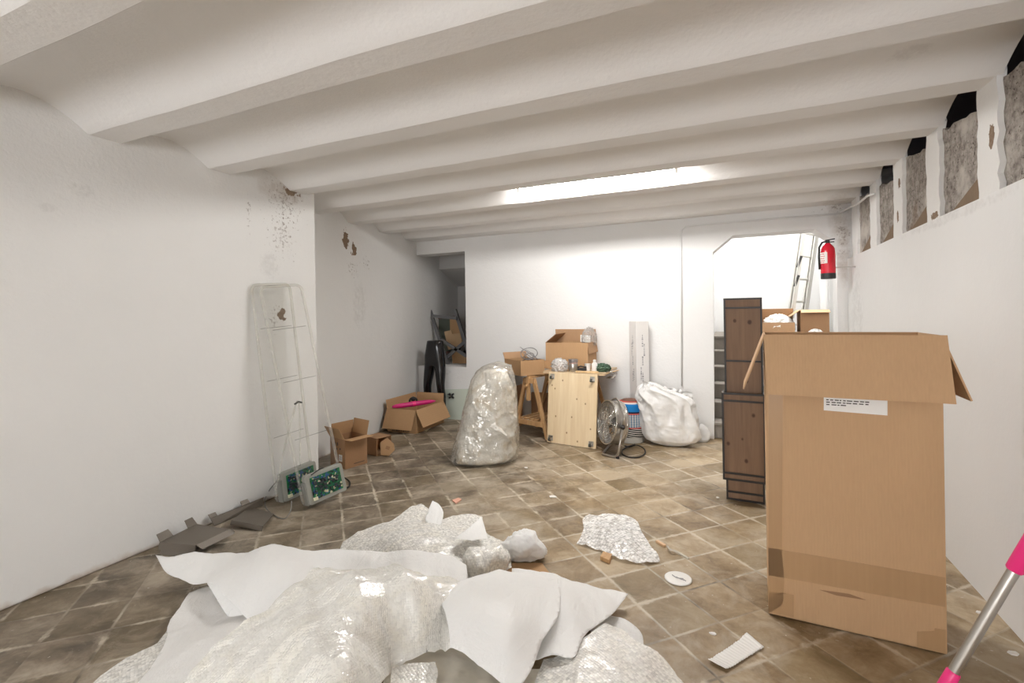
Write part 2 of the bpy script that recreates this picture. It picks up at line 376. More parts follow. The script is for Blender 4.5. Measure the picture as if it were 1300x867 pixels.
lw = plaster('left_wall_plaster', (.80, .795, .78, 1), spots=[
    ((XL, 2.75, 2.25), (.3, .34, .42), 'specks'), ((XL, 2.82, 2.36), (.2, .10, .07), 'hole'), ((XL, 2.43, 2.12), (.2, .045, .32), 'specks'), ((XL, 2.72, 2.0), (.2, .25, .4), 'specks'),
    ((XL, 2.72, 2.33), (.3, .34, .14), 'soft'), ((XL, 1.44, 2.05), (.2, .12, .10), 'faint'), ((XL, 1.30, 1.93), (.2, .08, .06), 'faint'),
    ((XL, 2.70, 1.38), (.2, .05, .075), 'hole'), ((XL, 2.63, 1.36), (.2, .13, .2), 'specks'), ((XL, 2.6, 1.75), (.2, .2, .25), 'faint')], base=True)
b = B().span((-4.5, YF, 0), (XL, 3.05, 2.62)); struct('wall_left', b, lw, bevel=.012)
aw = plaster('alcove_plaster', (.77, .765, .75, 1), spots=[
    ((-3.6, 3.98, 2.17), (.3, .07, .14), 'hole'), ((-3.6, 4.12, 2.08), (.3, .07, .10), 'hole'), ((-3.6, 4.1, 1.86), (.3, .22, .2), 'specks'), ((-3.65, 4.35, 1.95), (.3, .16, .16), 'specks'),
    ((-3.7, 4.2, 1.5), (.3, .3, .6), 'faint')], base=True)
b = B().prism([(-4.5, 3.04, 0), (xalc(3.04), 3.04, 0), (xalc(7.6), 7.6, 0), (-4.5, 7.6, 0)], (0, 0, 2.62)); struct('wall_alcove', b, aw)

bw = plaster('back_wall_plaster', (.80, .795, .785, 1), spots=[
    ((1.03, YB, 2.25), (.16, .3, .42), 'soft'), ((1.06, YB, 1.85), (.1, .3, .45), 'soft'), ((1.05, YB, 2.05), (.10, .3, .4), 'specks'), ((1.0, YB, 2.34), (.3, .3, .1), 'specks'),
    ((-3.4, YB, .60), (.2, .3, .09), 'faint')], base=True)
# back wall with the niche cut (x<-3.09, z .68-2.19) and the chamfered doorway
NX, NZ0, NZ1 = -3.09, .675, 2.185
b = B(); th = (0, .24, 0)
b.prism([(NX, YB, 0), (-.12, YB, 0), (-.105, YB, 1.976), (.087, YB, 2.136), (.824, YB, 2.138), (.97, YB, 2.02), (1.0, YB, 1.86), (1.0, YB, 0), (1.3, YB, 0), (1.3, YB, 2.62), (NX, YB, 2.62)], th)
b.span((-4.2, YB, 0), (NX, YB + .24, NZ0)); b.span((-4.2, YB, NZ1), (NX, YB + .24, 2.62))
struct('wall_back', b, bw)
rw = plaster('right_wall_paint', (.81, .805, .795, 1), spots=[((XR, 5.2, 1.2), (.3, .5, 1.2), 'faint'), ((XR, 3.2, 1.82), (.2, 1.6, .06), 'faint')], base=False, bump=.12)
b = B(); b.prism([(XR, YF, 0), (XR, 5.50, 0), (XR, 5.53, 1.83), (XR, YF, 1.895)], (.06, 0, 0)); struct('wall_right', b, rw)
PLAIN = plaster('plain_plaster', (.80, .795, .785, 1)); BRIGHT = plaster('stairwell_paint', (.84, .84, .835, 1), bump=.15)
WX0, WX1, WZ0, WZ1 = -2.7, .7, .75, 1.95                            # made-up window behind the camera, added as soft frontal fill light
struct('wall_front', B().span((-4.5, YF - .2, 0), (WX0, YF, 2.62)).span((WX1, YF - .2, 0), (1.9, YF, 2.62)).span((WX0, YF - .2, 0), (WX1, YF, WZ0)).span((WX0, YF - .2, WZ1), (WX1, YF, 2.62)), PLAIN)
wf = struct('fill_window_1', B().span((WX0, YF - .12, WZ0), (WX0 + .05, YF - .05, WZ1)).span((WX1 - .05, YF - .12, WZ0), (WX1, YF - .05, WZ1)).span((WX0, YF - .12, WZ0), (WX1, YF - .05, WZ0 + .05)).span((WX0, YF - .12, WZ1 - .05), (WX1, YF - .05, WZ1)).span((-1.03, YF - .12, WZ0), (-.97, YF - .05, WZ1)), simple('fill_window_frame', srgb(228, 228, 224), .5))
make('pane', B().span((WX0 + .05, YF - .10, WZ0 + .05), (-1.03, YF - .09, WZ1 - .05)).span((-.97, YF - .10, WZ0 + .05), (WX1 - .05, YF - .09, WZ1 - .05)), emit('fill_light_pane', (.98, .985, 1, 1), 12.5), wf)  # glowing panes of the added window, the room's unseen fill light

# rough upper part of the right wall: plastered studs under the beams, rough infill between them
q = NM('rough_infill'); nn = q.noise(26, 6, .7); c = q.mix(q.ramp(nn, [(.3, 0), (.62, 1)]), srgb(112, 104, 98), srgb(178, 170, 162))
c = q.mix(q.ramp(q.noise(60, 3, .6), [(.60, 0), (.68, 1)]), c, srgb(84, 74, 66)); c = q.mix(q.ramp(q.noise(3.2, 4), [(.52, 0), (.68, 1)]), c, srgb(204, 198, 190))
c = q.mix(q.ramp(q.noise(2.1, 3, .5, q.mapping(loc=(3, 1, 7))), [(.6, 0), (.75, 1)]), c, srgb(122, 92, 64))
INFILL = q.done(q.pbr(c, .9, 0, q.bump(q.math('ADD', nn, q.noise(90, 3)), .9, .012), .15))
STUD = plaster('stud_plaster', (.80, .79, .77, 1), spots=[((1.1, 2.84, 2.11), (.2, .035, .07), 'hole'), ((1.1, 4.08, 2.2), (.2, .03, .05), 'hole'), ((1.1, 4.12, 1.98), (.2, .03, .05), 'hole'), ((1.1, 3.5, 1.87), (.2, .08, .03), 'hole')], bump=.5)
BROWN = simple('rough_brown', srgb(124, 104, 84), .9, bump=.9, bscale=40, var=.25)  # rough brown for the strips beside the studs and the wedges low in the bays
DARKHOLE = simple('cavity_shade', srgb(96, 88, 92), .95)  # dark grey paints in the shade of the cavity behind the infill
struct('wall_outer', B().span((1.75, YF, 0), (1.9, 5.6, 2.7)), DARKHOLE)
FAR = [-3.0, -2.34, -1.68, -1.02, -.36, .28, .94, 1.63, 2.29, 2.95, 3.58, 4.19, 4.79, 5.40]
BWID = .17
studs = []
for k, yf in enumerate(FAR):
    if yf < 1.4: continue
    y0, y1 = yf - .165, yf + .02
    rng = random.Random(k); n = 14
    e0 = [(1.10, y0 + rng.uniform(-.014, .014), 1.80 + i * (ZB + .06 - 1.80) / n) for i in range(n + 1)]
    e1 = [(1.10, y1 + rng.uniform(-.010, .010), 1.80 + i * (ZB + .06 - 1.80) / n) for i in range(n + 1)]
    struct('trim_%d' % (len(studs) + 1), B().prism(e0 + e1[::-1], (.034, 0, 0)), STUD); studs.append((y0, y1))
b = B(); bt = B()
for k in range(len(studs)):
    ya = studs[k - 1][1] if k else .4; yb = studs[k][0]
    rng = random.Random(50 + k); n = 10; zt = 2.205 + rng.uniform(-.02, .03)
    top = [(1.122, ya - .02 + (yb - ya + .04) * i / n, (zt + .06 + .06 * i / n + rng.uniform(-.012, .012)) if k else 2.7) for i in range(n + 1)]
    b.prism([(1.122, ya - .02, 1.7)] + top + [(1.122, yb + .02, 1.7)], (.1, 0, 0))
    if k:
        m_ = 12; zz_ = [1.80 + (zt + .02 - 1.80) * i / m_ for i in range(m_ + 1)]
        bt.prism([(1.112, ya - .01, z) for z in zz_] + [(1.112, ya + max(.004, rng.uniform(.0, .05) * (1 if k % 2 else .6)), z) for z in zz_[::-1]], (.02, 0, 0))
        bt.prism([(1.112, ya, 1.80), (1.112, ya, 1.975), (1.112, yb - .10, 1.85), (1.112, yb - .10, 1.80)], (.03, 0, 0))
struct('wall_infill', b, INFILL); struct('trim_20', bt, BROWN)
struct('wall_parapet', B().span((1.225, YF, 1.0), (1.75, 5.5, 1.72)), DARKHOLE)

# ceiling: flat beams with shallow vaults between, swept across the room
prof = []
for i, yf in enumerate(FAR):
    n0 = yf - BWID
    if i == 0: prof.append((YF - .1, ZB))
    prof += [(n0, ZB), (n0 + .012, ZB - .006), (yf - .008, ZB - .006), (yf, ZB)]
    if i + 1 < len(FAR):
        n1 = FAR[i + 1] - BWID; rise = .098 if i > 6 else .115
        prof.append((yf + .003, ZB + .035))
        for t in range(1, 16):
            u = t / 16; prof.append((yf + (n1 - yf) * u, ZB + .012 + (rise - .012) * math.sin(PI * u) ** .9 + .02 * (1 - u) - .012 * u))
prof += [(YB + .3, ZB)]
bm = bmesh.new(); xs = [-4.4 + i * (1.12 + 4.4) / 44 for i in range(45)]
rows = []
for x in xs:
    r = []
    for (y, z) in prof:
        w = .006 * noise.noise(Vector((x * 1.3, y * 1.1, 3))) + .003 * noise.noise(Vector((x * 4, y * 4, 8)))
        r.append(bm.verts.new((x, y + .012 * noise.noise(Vector((x * .9, y * .3, 1))), z + w)))
    rows.append(r)
for a, c_ in zip(rows, rows[1:]):
    for j in range(len(prof) - 1): bm.faces.new((a[j], a[j + 1], c_[j + 1], c_[j]))
cp = plaster('ceiling_paint', (.82, .805, .79, 1), spots=[((1.0, 5.35, 2.36), (.24, .3, .2), 'soft'), ((.75, 2.6, 2.46), (.2, .1, .2), 'faint')], bump=.3)
o = struct('ceiling', bm, cp, smooth=True)
try: o.data.set_sharp_from_angle(angle=math.radians(15))
except Exception: pass
struct('ceiling_slab', B().span((-4.5, YF - .2, 2.66), (1.9, 5.85, 2.75)), DARKHOLE)

# room beyond the doorway: stairs up, landing, white walls
struct('wall_stairwell_left', B().span((-.36, YB + .24, 0), (-.14, 8.2, 4.2)), BRIGHT)
struct('wall_stairwell_back', B().span((-.36, 8.2, 0), (1.9, 8.4, 4.2)), BRIGHT)
struct('wall_stairwell_right', B().span((1.32, 5.6, 0), (1.5, 8.2, 4.2)), BRIGHT)
struct('wall_stairwell_front', B().span((-.36, YB + .02, 2.6), (1.5, YB + .24, 4.2)), BRIGHT)
struct('ceiling_stairwell', B().span((-.36, YB + .02, 4.2), (1.5, 8.4, 4.3)), BRIGHT)
STONE = plaster('worn_stone', (.27, .245, .215, 1), bump=.5, rough=.85)
b = B()
TR = .245
for k in range(1, 7):
    y0 = YB + .05 + (k - 1) * TR
    b.span((-.14 if k > 1 else -.19, y0, (k - 1) * .172), (1.32 if k > 1 else .99, YB + .05 + k * TR + .01 if k < 6 else 8.2, k * .172 - .03))
    b.span((-.14 if k > 1 else -.215, y0 - .025, k * .172 - .03), (1.32 if k > 1 else 1.0, YB + .05 + k * TR + .01 if k < 6 else 8.2, k * .172))
struct('stairs', b, STONE, bevel=.006)
LZ = 6 * .172                                                       # landing height

# niche behind the back wall
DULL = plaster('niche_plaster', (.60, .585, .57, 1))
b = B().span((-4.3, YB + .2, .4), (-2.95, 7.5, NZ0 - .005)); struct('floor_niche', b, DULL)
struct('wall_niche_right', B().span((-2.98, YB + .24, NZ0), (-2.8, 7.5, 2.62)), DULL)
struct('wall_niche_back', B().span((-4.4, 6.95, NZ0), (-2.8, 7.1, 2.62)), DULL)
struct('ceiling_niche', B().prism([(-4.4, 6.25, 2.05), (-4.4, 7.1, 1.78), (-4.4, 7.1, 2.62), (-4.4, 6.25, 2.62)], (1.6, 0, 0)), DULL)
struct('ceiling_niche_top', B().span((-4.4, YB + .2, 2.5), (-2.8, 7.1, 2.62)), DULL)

# conduit
cb = B()
cb.tube([ony(865.5, 490, 5.525), ony(864.5, 300, 5.525), ony(865.5, 292, 5.525), ony(870, 288, 5.525), ony(880, 286.5, 5.525), ony(960, 279.5, 5.525), ony(1066, 271, 5.525)], .0085, 8)
r0 = ony(1066, 271, 5.525)
cb.tube([r0, (1.055, 5.40, 2.285), onx(1090, 258, 1.06), onx(1101, 249, 1.06), onx(1110, 246, 1.07)], .0085, 8)
tag(make('electrical_conduit', cb, plaster('painted_conduit', (.78, .775, .765, 1), bump=0), smooth=True), 'thin white cable conduit running down the back wall beside the doorway', 'conduit')

# ------------------------------------------------------------------ lamps
TUBE = emit('tube_light', (1, .98, .955, 1), 330)
TUBE_STAIR = emit('stair_tube_light', (1, .985, .965, 1), 520)
def fluoro(x0, x1, y, z, label, tube=None):
    t = thing('fluorescent_lamp', label, 'lamp', ((x0 + x1) / 2, y, z), 0, 'fluorescent tubes on the ceiling')
    L = x1 - x0
    make('housing', B().box((0, 0, .055), (L, .055, .045)), WHITE_PL, t, bevel=.006)
    if z < 2.3:
        for s in (-1, 1): make('hanger', B().cyl((s * L * .38, 0, .076), (s * L * .38, 0, 2.40 - z), .005, seg=8), STEEL, t)
    make('tube', B().cyl((-L / 2 + .03, 0, 0), (L / 2 - .03, 0, 0), .0165, seg=16), tube or TUBE, t, smooth='auto')
    for s in (-1, 1): make('tube_socket', B().box((s * (L / 2 - .014), 0, .012), (.022, .034, .052)), WHITE_PL, t, bevel=.004)
    return t
fluoro(-1.60, -.30, 3.80, 2.395, 'lit fluorescent tube on the ceiling between two beams')
fluoro(.0, 1.2, 6.9, 4.1, 'lit fluorescent tube on the high ceiling over the stairs', TUBE_STAIR)

# ------------------------------------------------------------------ cartons
def carton(name, label, w, d, h, loc, rz, flaps, mat=CARD, inner=CARD_IN, t=.005, group=None):
    """open box: flaps = {side: (angle from upright, outward positive, length)}"""
    th = thing(name, label, 'box', loc, rz, group)
    b = B(); x, y = w / 2, d / 2
    b.span((-x, -y, 0), (x, -y + t, h)); b.span((-x, y - t, 0), (x, y, h))
    b.span((-x, -y + t, 0), (-x + t, y - t, h)); b.span((x - t, -y + t, 0), (x, y - t, h)); b.span((-x + t, -y + t, 0), (x - t, y - t, t))
    make('body', b, mat, th)
    for side, (ang, L) in flaps.items():
        a = math.radians(ang); s, c = math.sin(a), math.cos(a)
        p0, p1, out = {'front': ((-x, -y, h), (x, -y, h), (0, -s, c)), 'back': ((x, y, h), (-x, y, h), (0, s, c)),
                       'right': ((x, -y, h), (x, y, h), (s, 0, c)), 'left': ((-x, y, h), (-x, -y, h), (-s, 0, c))}[side]
        make('flap', B().flap(p0, p1, out, L, t * .8), inner, th)
    return th
def marks(parent, rects, mat, name='print', off=.0012):
    """thin printed bars: (centre, size) boxes in the parent's frame"""
    b = B()
    for c, s in rects: b.box(c, s)
    return make(name, b, mat, parent)

# the tall carton
bx = thing('tall_carton', 'tall brown cardboard carton standing open by the right-hand wall with white label', 'box', (.466, 2.405, 0), math.atan2(2.39 - 2.419, .607))
bx['label'] = 'tall brown cardboard carton with flaps hanging open and a white paper label'
W, D, H = .612, .30, 1.243
b = B(); t = .006
b.span((-W / 2, 0, .004), (W / 2, t, H)); b.span((-W / 2, D - t, .004), (W / 2, D, H)); b.span((-W / 2, t, .004), (-W / 2 + t, D - t, H)); b.span((W / 2 - t, t, .004), (W / 2, D - t, H)); b.span((-W / 2, 0, .004), (W / 2, D, .01))
make('body', b, CARD_BIG, bx, bevel=.002)
make('flap', B().flap((-W / 2 - .004, -.002, H), (W / 2 + .014, -.002, H), (.012, -.045, -.27), .262, .006), CARD_BIG, bx)
make('flap', B().flap((W / 2, D - .005, H - .003), (W / 2, .005, H - .003), (.083, 0, -.24), .262, .006), CARD_BIG, bx)
make('flap', B().flap((-W / 2, .005, H - .003), (-W / 2, D - .005, H - .003), (-.088, 0, -.245), .26, .006), CARD_BIG, bx)
make('flap', B().flap((W / 2, D + .002, H), (-W / 2, D + .002, H), (0, .05, -.27), .272, .006), CARD_BIG, bx)
def tape_mat():
    q = NM('brown_packing_tape')
    st = q.noise(1.0, 4, .6, q.mapping(scale=(60, 60, 2.5)))
    c = q.mix(st, srgb(170, 135, 98), srgb(182, 148, 110))
    return q.done(q.pbr(c, .34, 0, q.bump(st, .15, .002), .5))
TAPE = tape_mat()
lx = lambda px, py: None
def face(px, py):                                                   # pixel on the carton's front -> local x, z
    p = ony(px, py, 2.404); return (p.x - .466, p.z)
def tape(pts):
    b = B(); q = [face(*p) for p in pts]
    b.prism([(x, -.0005, max(z, .006)) for x, z in q], (0, -.0008, 0)); make('packing_tape', b, TAPE, bx)
tape([(976, 697), (1198.5, 731), (1198.5, 768), (976, 732)])
tape([(976, 498), (994, 499), (993, 695), (996, 740), (994, 770), (976, 781)])
tape([(976, 752), (1008, 757), (1008, 785), (976, 779)])
tape([(1163, 800), (1185, 799), (1185, 795), (1199, 797), (1199, 829), (1163, 820)])
q_ = [face(*p) for p in [(1046, 501), (1126, 503), (1126, 527), (1046, 521)]]
lab = make('paper_label', B().prism([(x, -.0014, z) for x, z in q_], (0, -.0012, 0)), PAPER, bx)
b = B(); rng = random.Random(3)
for row in range(3):
    px = 1049
    while px < (1101 if row < 2 else 1068):
        wl = rng.uniform(2, 7); (xa, za), (xb, zb) = face(px, 507.3 + row * 3 + (px - 1046) * .055), face(px + wl, 507.3 + row * 3 + (px + wl - 1046) * .055)
        b.beam((xa, -.0029, za), (xb, -.0029, zb), .0006, .0045, (0, 0, 1)); px += wl + rng.uniform(1, 2.5)
make('print', b, INK, lab)
make('scuff', B().prism([(face(1040, 749.5)[0], -.0004, face(1040, 749.5)[1]), (face(1078, 754)[0], -.0004, face(1078, 754)[1]), (face(1100, 761.5)[0], -.0004, face(1100, 761.5)[1]), (face(1062, 753.5)[0], -.0004, face(1060, 756)[1])], (0, -.0005, 0)), simple('scuffed_cardboard', srgb(150, 116, 86), .8), bx)

# ------------------------------------------------------------------ dark wooden display panels
KC = srgb(66, 36, 24)
wp = thing('wooden_display_stand', 'tall dark wooden display panels framed in black metal in front of the stairs', 'display stand', (.115, 3.80, 0), math.atan2(-.014, .24))
wA = wood('dark_pine', srgb(122, 96, 75), srgb(146, 117, 93), .8, 'Z', [((-.05, -.0, 1.28), .014), ((.045, -.0, 1.27), .018), ((.02, 0, .85), .012)], KC)
make('tall_panel', B().span((-.118, 0, 0), (.12, .12, 1.44)), wA, wp)
def strips(b, x0, x1, z0, z1, y, bars, w=.012):
    for x in (x0, x1): b.box((x, y, (z0 + z1) / 2), (w, .012, z1 - z0 + w))
    for z in [z0, z1] + bars: b.box(((x0 + x1) / 2, y, z), (x1 - x0, .0125, w))
b = B(); strips(b, -.116, .118, .006, 1.436, -.004, [1.372, .994, .058]); make('metal_frame', b, BLACK_METAL, wp)
b = B()
for x in (-.117, .119):
    b.box((x, .06, 1.436), (.012, .13, .012)); b.box((x, .122, .72), (.012, .012, 1.44))
make('metal_frame', b, BLACK_METAL, wp)
wB = wood('dark_pine_box', srgb(118, 92, 72), srgb(142, 114, 90), .8, 'Z', [((.06, -.08, .63), .016), ((-.1, -.08, .42), .016), ((.012, -.08, .31), .016), ((-.01, -.08, .46), .012)], KC)
make('front_panel', B().span((-.134, -.085, .172), (.130, -.068, .768)), wB, wp)
b = B(); strips(b, -.132, .128, .172, .772, -.087, [.722, .215], .013)
for x in (-.132, .128):
    for z in (.172, .772): b.box((x, -.04, z), (.013, .09, .013))
make('metal_frame', b, BLACK_METAL, wp)
b = B(); b.span((-.134, -.068, .172), (-.126, 0, .772)); b.span((.122, -.068, .172), (.130, 0, .772)); b.span((-.134, -.068, .172), (.130, 0, .180)); make('side_panel', b, wA, wp)

# ------------------------------------------------------------------ cartons on the landing
c1 = carton('landing_carton', 'open cardboard carton on the landing behind the wooden display stand', .41, .34, .165, (.595, 7.06, LZ), -.05, {'left': (10, .2), 'back': (-30, .2), 'front': (176, .12)}, CARD_PALE)
c2 = carton('landing_carton', 'taller open carton on the landing below the aluminium ladder', .30, .34, .318, (1.005, 7.06, LZ), 0, {'front': (112, .09), 'left': (125, .14), 'back': (100, .1)}, CARD_DARK, CARD_PALE)
def crumple(name, label, cat, c, r, sc, mat, seed=0, amp=.3, seg=40, group=None, freq=3.0, ridge=True):
    bm = bmesh.new(); bmesh.ops.create_icosphere(bm, subdivisions=5, radius=1)
    for v in bm.verts:
        p = v.co.copy(); n = 0; a = 1; f = freq
        for k in range(4):
            w = noise.noise(p * f + Vector((seed * 7.1, seed * 3.3, k * 5)))
            n += a * ((1 - 2.2 * abs(w)) if ridge else w); a *= .5; f *= 2.05
        p *= 1 + amp * (n * .5 - .2); v.co = Vector((p.x * sc[0], p.y * sc[1], p.z * sc[2])) * r
    zmin = min(v.co.z for v in bm.verts)
    for v in bm.verts: v.co.z = max(v.co.z, zmin * .55) - zmin * .55
    return tag(make(name, bm, mat, smooth=True, loc=c), label, cat, group)
crumple('wrapping_paper', 'white crumpled wrapping paper spilling from the low landing carton', 'paper', (.62, 7.0, LZ + .012), .13, (1.25, .8, 1.1), PAPER, 4, .35)
crumple('wrapping_paper', 'white crumpled paper in front of the taller landing carton', 'paper', (1.0, 6.82, LZ + .002), .06, (1.1, .7, .8), PAPER, 5, .35)

# aluminium ladder leaning in the stairwell
ALU = simple('aluminium', srgb(214, 212, 206), .38, .7)
ld = thing('aluminium_ladder', 'tall aluminium extension ladder leaning in the stairwell above the cartons', 'ladder')
ra, rb = Vector((.765, 7.42, LZ)), Vector((.955, 7.72, LZ))
top = Vector((.30, .08, 2.1))
for sgn, p in ((0, ra), (1, rb)):
    make('rail', B().beam(p, p + top, .026, .062, (1, .6, 0)), ALU, ld)
    q0 = p + Vector((.02, -.045, .0)) ; make('rail', B().beam(q0 + top * .1, q0 + top * 1.0, .022, .05, (1, .6, 0)), ALU, ld)
for k in range(7):
    p = ra + top * (.06 + k * .145); q2 = rb + top * (.06 + k * .145)
    make('rung', B().cyl(p, q2, .015, seg=10), ALU, ld)
    make('rung_plug', B().cyl(q2 - (q2 - p) * .02, q2 + (q2 - p).normalized() * .022, .014, seg=10), BLACK, ld)
for k in (.3, .42): make('lock_hook', B().beam(ra + top * k + Vector((0, -.05, 0)), ra + top * (k + .07) + Vector((.03, -.06, 0)), .02, .03), BLACK, ld)
# pipe beyond it
tag(make('white_pipe', B().tube([(1.22, 7.6, LZ), (1.22, 7.6, 4.1)], .05, 16), BRIGHT, smooth='auto'), 'white vertical pipe in the stairwell behind the ladder', 'pipe')

# fire extinguisher on the end of the right wall
ex = thing('fire_extinguisher', 'red fire extinguisher hanging at the corner of the doorway', 'fire extinguisher', (.872, 5.22, 1.63))
R_ = .058
tilt = Matrix.Rotation(.06, 4, 'Y')
make('cylinder', B().lathe([(.0, .045), (R_, .045), (R_ + .001, .06), (R_, .245), (R_ * .93, .275), (R_ * .72, .30), (R_ * .4, .318), (R_ * .36, .325), (0, .326)], 28, cap=False), RED, ex, smooth='auto')
make('base_ring', B().lathe([(R_ * .96, 0), (R_ * 1.03, .004), (R_ * 1.03, .05), (R_ * .96, .052)], 28), BLACK, ex, smooth='auto')
make('valve', B().lathe([(.016, .32), (.018, .345), (.012, .355)], 16).beam((-.02, 0, .352), (.055, 0, .362), .016, .010).beam((-.02, 0, .336), (.05, 0, .336), .014, .008), BLACK, ex)
make('hose', B().tube([(-.01, -.01, .34), (-.045, -.01, .335), (-.068, -.005, .29), (-.070, 0, .2), (-.066, 0, .09)], .009, 10), BLACK, ex, smooth=True)
lab = B()
for k in range(9):
    a = math.radians(188 + k * 8)
    lab.box((R_ * 1.012 * math.cos(a), R_ * 1.012 * math.sin(a), .19), (.002, .0085, .10), Matrix.Rotation(a, 3, 'Z'))
make('paper_label', lab, PAPER, ex)
b = B()
for k, zz in enumerate((.225, .205, .185, .165, .15)):
    for j in range(4):
        a = math.radians(192 + j * 12 + (k % 2) * 3); b.box((R_ * 1.035 * math.cos(a), R_ * 1.035 * math.sin(a), zz), (.001, .008, .007), Matrix.Rotation(a, 3, 'Z'))
make('print', b, RED, ex)
for zz in (.10,): make('wall_bracket', B().beam((.05, .0, zz), (.208, .0, zz), .02, .012), STEEL, ex)

# ------------------------------------------------------------------ trestle table with its load
TT = .735
PINE = wood('pale_pine', srgb(206, 168, 118), srgb(232, 202, 156), 1.0, 'Z')
PINE2 = wood('trestle_pine', srgb(176, 136, 94), srgb(206, 168, 122), 1.2, 'Z')
tb = thing('trestle_table', 'wooden trestle table against the back wall loaded with cartons', 'table', (0, 0, 0))
make('table_top', B().prism([(-1.80, 4.91, TT - .022), (-1.125, 4.88, TT - .022), (-1.125, 5.50, TT - .022), (-1.83, 5.50, TT - .022)], (0, 0, .022)), simple('table_board', srgb(196, 170, 136), .55), tb)
def trestle(o, ux, uy, L, dz=0.0):
    ux = Vector(ux).normalized(); uy = Vector(uy).normalized(); o = Vector(o)
    P = lambda a, bb, z: o + ux * a + uy * bb + Vector((0, 0, z))
    for s in (0, L):
        for d in (-1, 1):
            make('leg', B().beam(P(d * .235, s, 0.0), P(d * .055, s, .68 + dz), .036, .036, uy), PINE2, tb)
        make('crosspiece', B().beam(P(-.19, s - .02, .155), P(.19, s - .02, .155), .022, .05), PINE2, tb)
        make('head_block', B().beam(P(-.075, s - .012, .655 + dz), P(.075, s - .012, .655 + dz), .045, .05), PINE2, tb)
        make('height_post', B().beam(P(0, s - .03, .44 + dz), P(0, s - .03, .70 + dz), .03, .04, uy), PINE2, tb)
        make('post_knob', B().cyl(P(.0, s - .045, .60 + dz), P(.0, s - .075, .60 + dz), .016, seg=12), PINE2, tb)
    make('top_rail', B().beam(P(0, -.02, .695 + dz), P(0, L + .02, .695 + dz), .05, .03), PINE2, tb)
    for k in range(5): make('shelf_slat', B().beam(P(-.15 + k * .075, 0, .186), P(-.15 + k * .075, L, .186), .045, .014), PINE2, tb)
trestle((-1.985, 4.985, 0), (.40, -.13, 0), (.13, .40, 0), .40, -.037)
trestle((-1.42, 5.02, 0), (.42, 0, 0), (0, .42, 0), .40)
# things under the table
carton('storage_carton', 'dark cardboard box standing in the shade behind the trestle legs', .30, .05, .40, (-2.02, 5.505, 0), 0, {}, CARD_DARK)
c3 = carton('storage_carton', 'brown carton on the floor between the clear sack and the trestle', .28, .26, .50, (-2.43, 5.36, 0), .0, {}, CARD_DARK)
c4 = thing('wrapped_package', 'grey plastic-wrapped package lying on the carton beside the trestle table', 'package', (-2.44, 5.36, .5005))
bm = bmesh.new(); bmesh.ops.create_cube(bm, size=1); bmesh.ops.subdivide_edges(bm, edges=bm.edges, cuts=7, use_grid_fill=True)
for v in bm.verts:
    v.co = Vector((v.co.x * .30, v.co.y * .25, (v.co.z + .5) * .17)); w = noise.noise(v.co * 14) * .012
    v.co += Vector((w, w, w * (1 if v.co.z > .02 else 0)))
make('wrapping', bm, film('grey_wrap', (.42, .40, .38, 1), .05, 0, 20, .3, .12), c4, smooth=True)
b = B()
for x0, x1, z0, z1 in [(-.10, -.085, .06, .125), (-.075, -.06, .06, .125), (-.06, -.05, .085, .095), (-.045, -.03, .06, .125), (-.015, 0, .06, .125), (.005, .02, .06, .11), (.03, .045, .06, .125), (.045, .06, .06, .075)]:
    b.span((x0, -.140, z0), (x1, -.137, z1))
make('print', b, WHITE_PL, c4)

# load on the table
bigc = carton('open_carton', 'largest open cardboard carton on the trestle table', .49, .33, .295, (-1.60, 5.30, TT), -.04, {'back': (-6, .14), 'left': (-52, .16), 'right': (172, .12)}, CARD)
TZ = .6755; ca, sa = math.cos(math.radians(53)), math.sin(math.radians(53))
near = Vector((-2.05, 4.885, TZ)); tw_, td_ = .31, .37
tray = carton('shallow_carton', 'shallow open carton on the trestle at the end of the table', tw_, td_, .165, (near.x + ca * tw_ / 2 - sa * td_ / 2, near.y + sa * tw_ / 2 + ca * td_ / 2, TZ), math.radians(53), {'back': (30, .08)}, CARD)
make('flap', B().flap((tw_ / 2, -td_ / 2 + .004, .066), (tw_ / 2, -td_ / 2 + .004, .155), (.35, -.94, 0), .085, .004), CARD, tray)
tg = B(); tg.box((-tw_ / 2 - .003, .10, .085), (.002, .17, .05)); pt = make('paper_tag', tg, PAPER, tray)
b = B()
for k in range(7): b.box((-tw_ / 2 - .0045, .05 + k * .017, .085), (.0015, .009, .016))
make('print', b, INK_PALE, pt)
tag(make('paper_slip', B().prism([(-1.50, 5.33, 1.03), (-1.385, 5.33, 1.02), (-1.385, 5.335, 1.10), (-1.50, 5.335, 1.11)], (0, .002, 0)), PAPER), 'white sheet of paper sticking up out of the largest open carton', 'paper')
crumple('plastic_film', 'clear crumpled film showing above the corner of the largest open carton', 'plastic film', (-1.40, 5.34, .99), .085, (.8, .6, 1.2), VERYCLEAR, 9, .6)
def wires(name, label, c, R, n, mat, r=.003, seed=1, sc=(1, .6, .7), group=None):
    rng = random.Random(seed); b = B()
    for k in range(n):
        ph = rng.uniform(0, 6); a = rng.uniform(.5, 1); tl = rng.uniform(-.9, .9)
        pts = []
        for j in range(26):
            u = j / 25 * 2 * PI * rng.choice([1]) ; 
            p = Vector((math.cos(u + ph) * R * a * sc[0], math.sin(u + ph) * R * a * sc[1], R * a * sc[2] * (.55 + .5 * math.sin(u * 1.0 + tl * 3))))
            pts.append(Vector(c) + p)
        b.tube(pts, r, 6)
    return tag(make(name, b, mat, smooth=True), label, 'cable', group)
wires('cable_tangle', 'tangle of thin grey wire rising from the shallow carton', (-2.06, 5.16, .83), .11, 7, simple('grey_wire', srgb(150, 148, 148), .4), .0035, 2, (1, .6, 1.3))
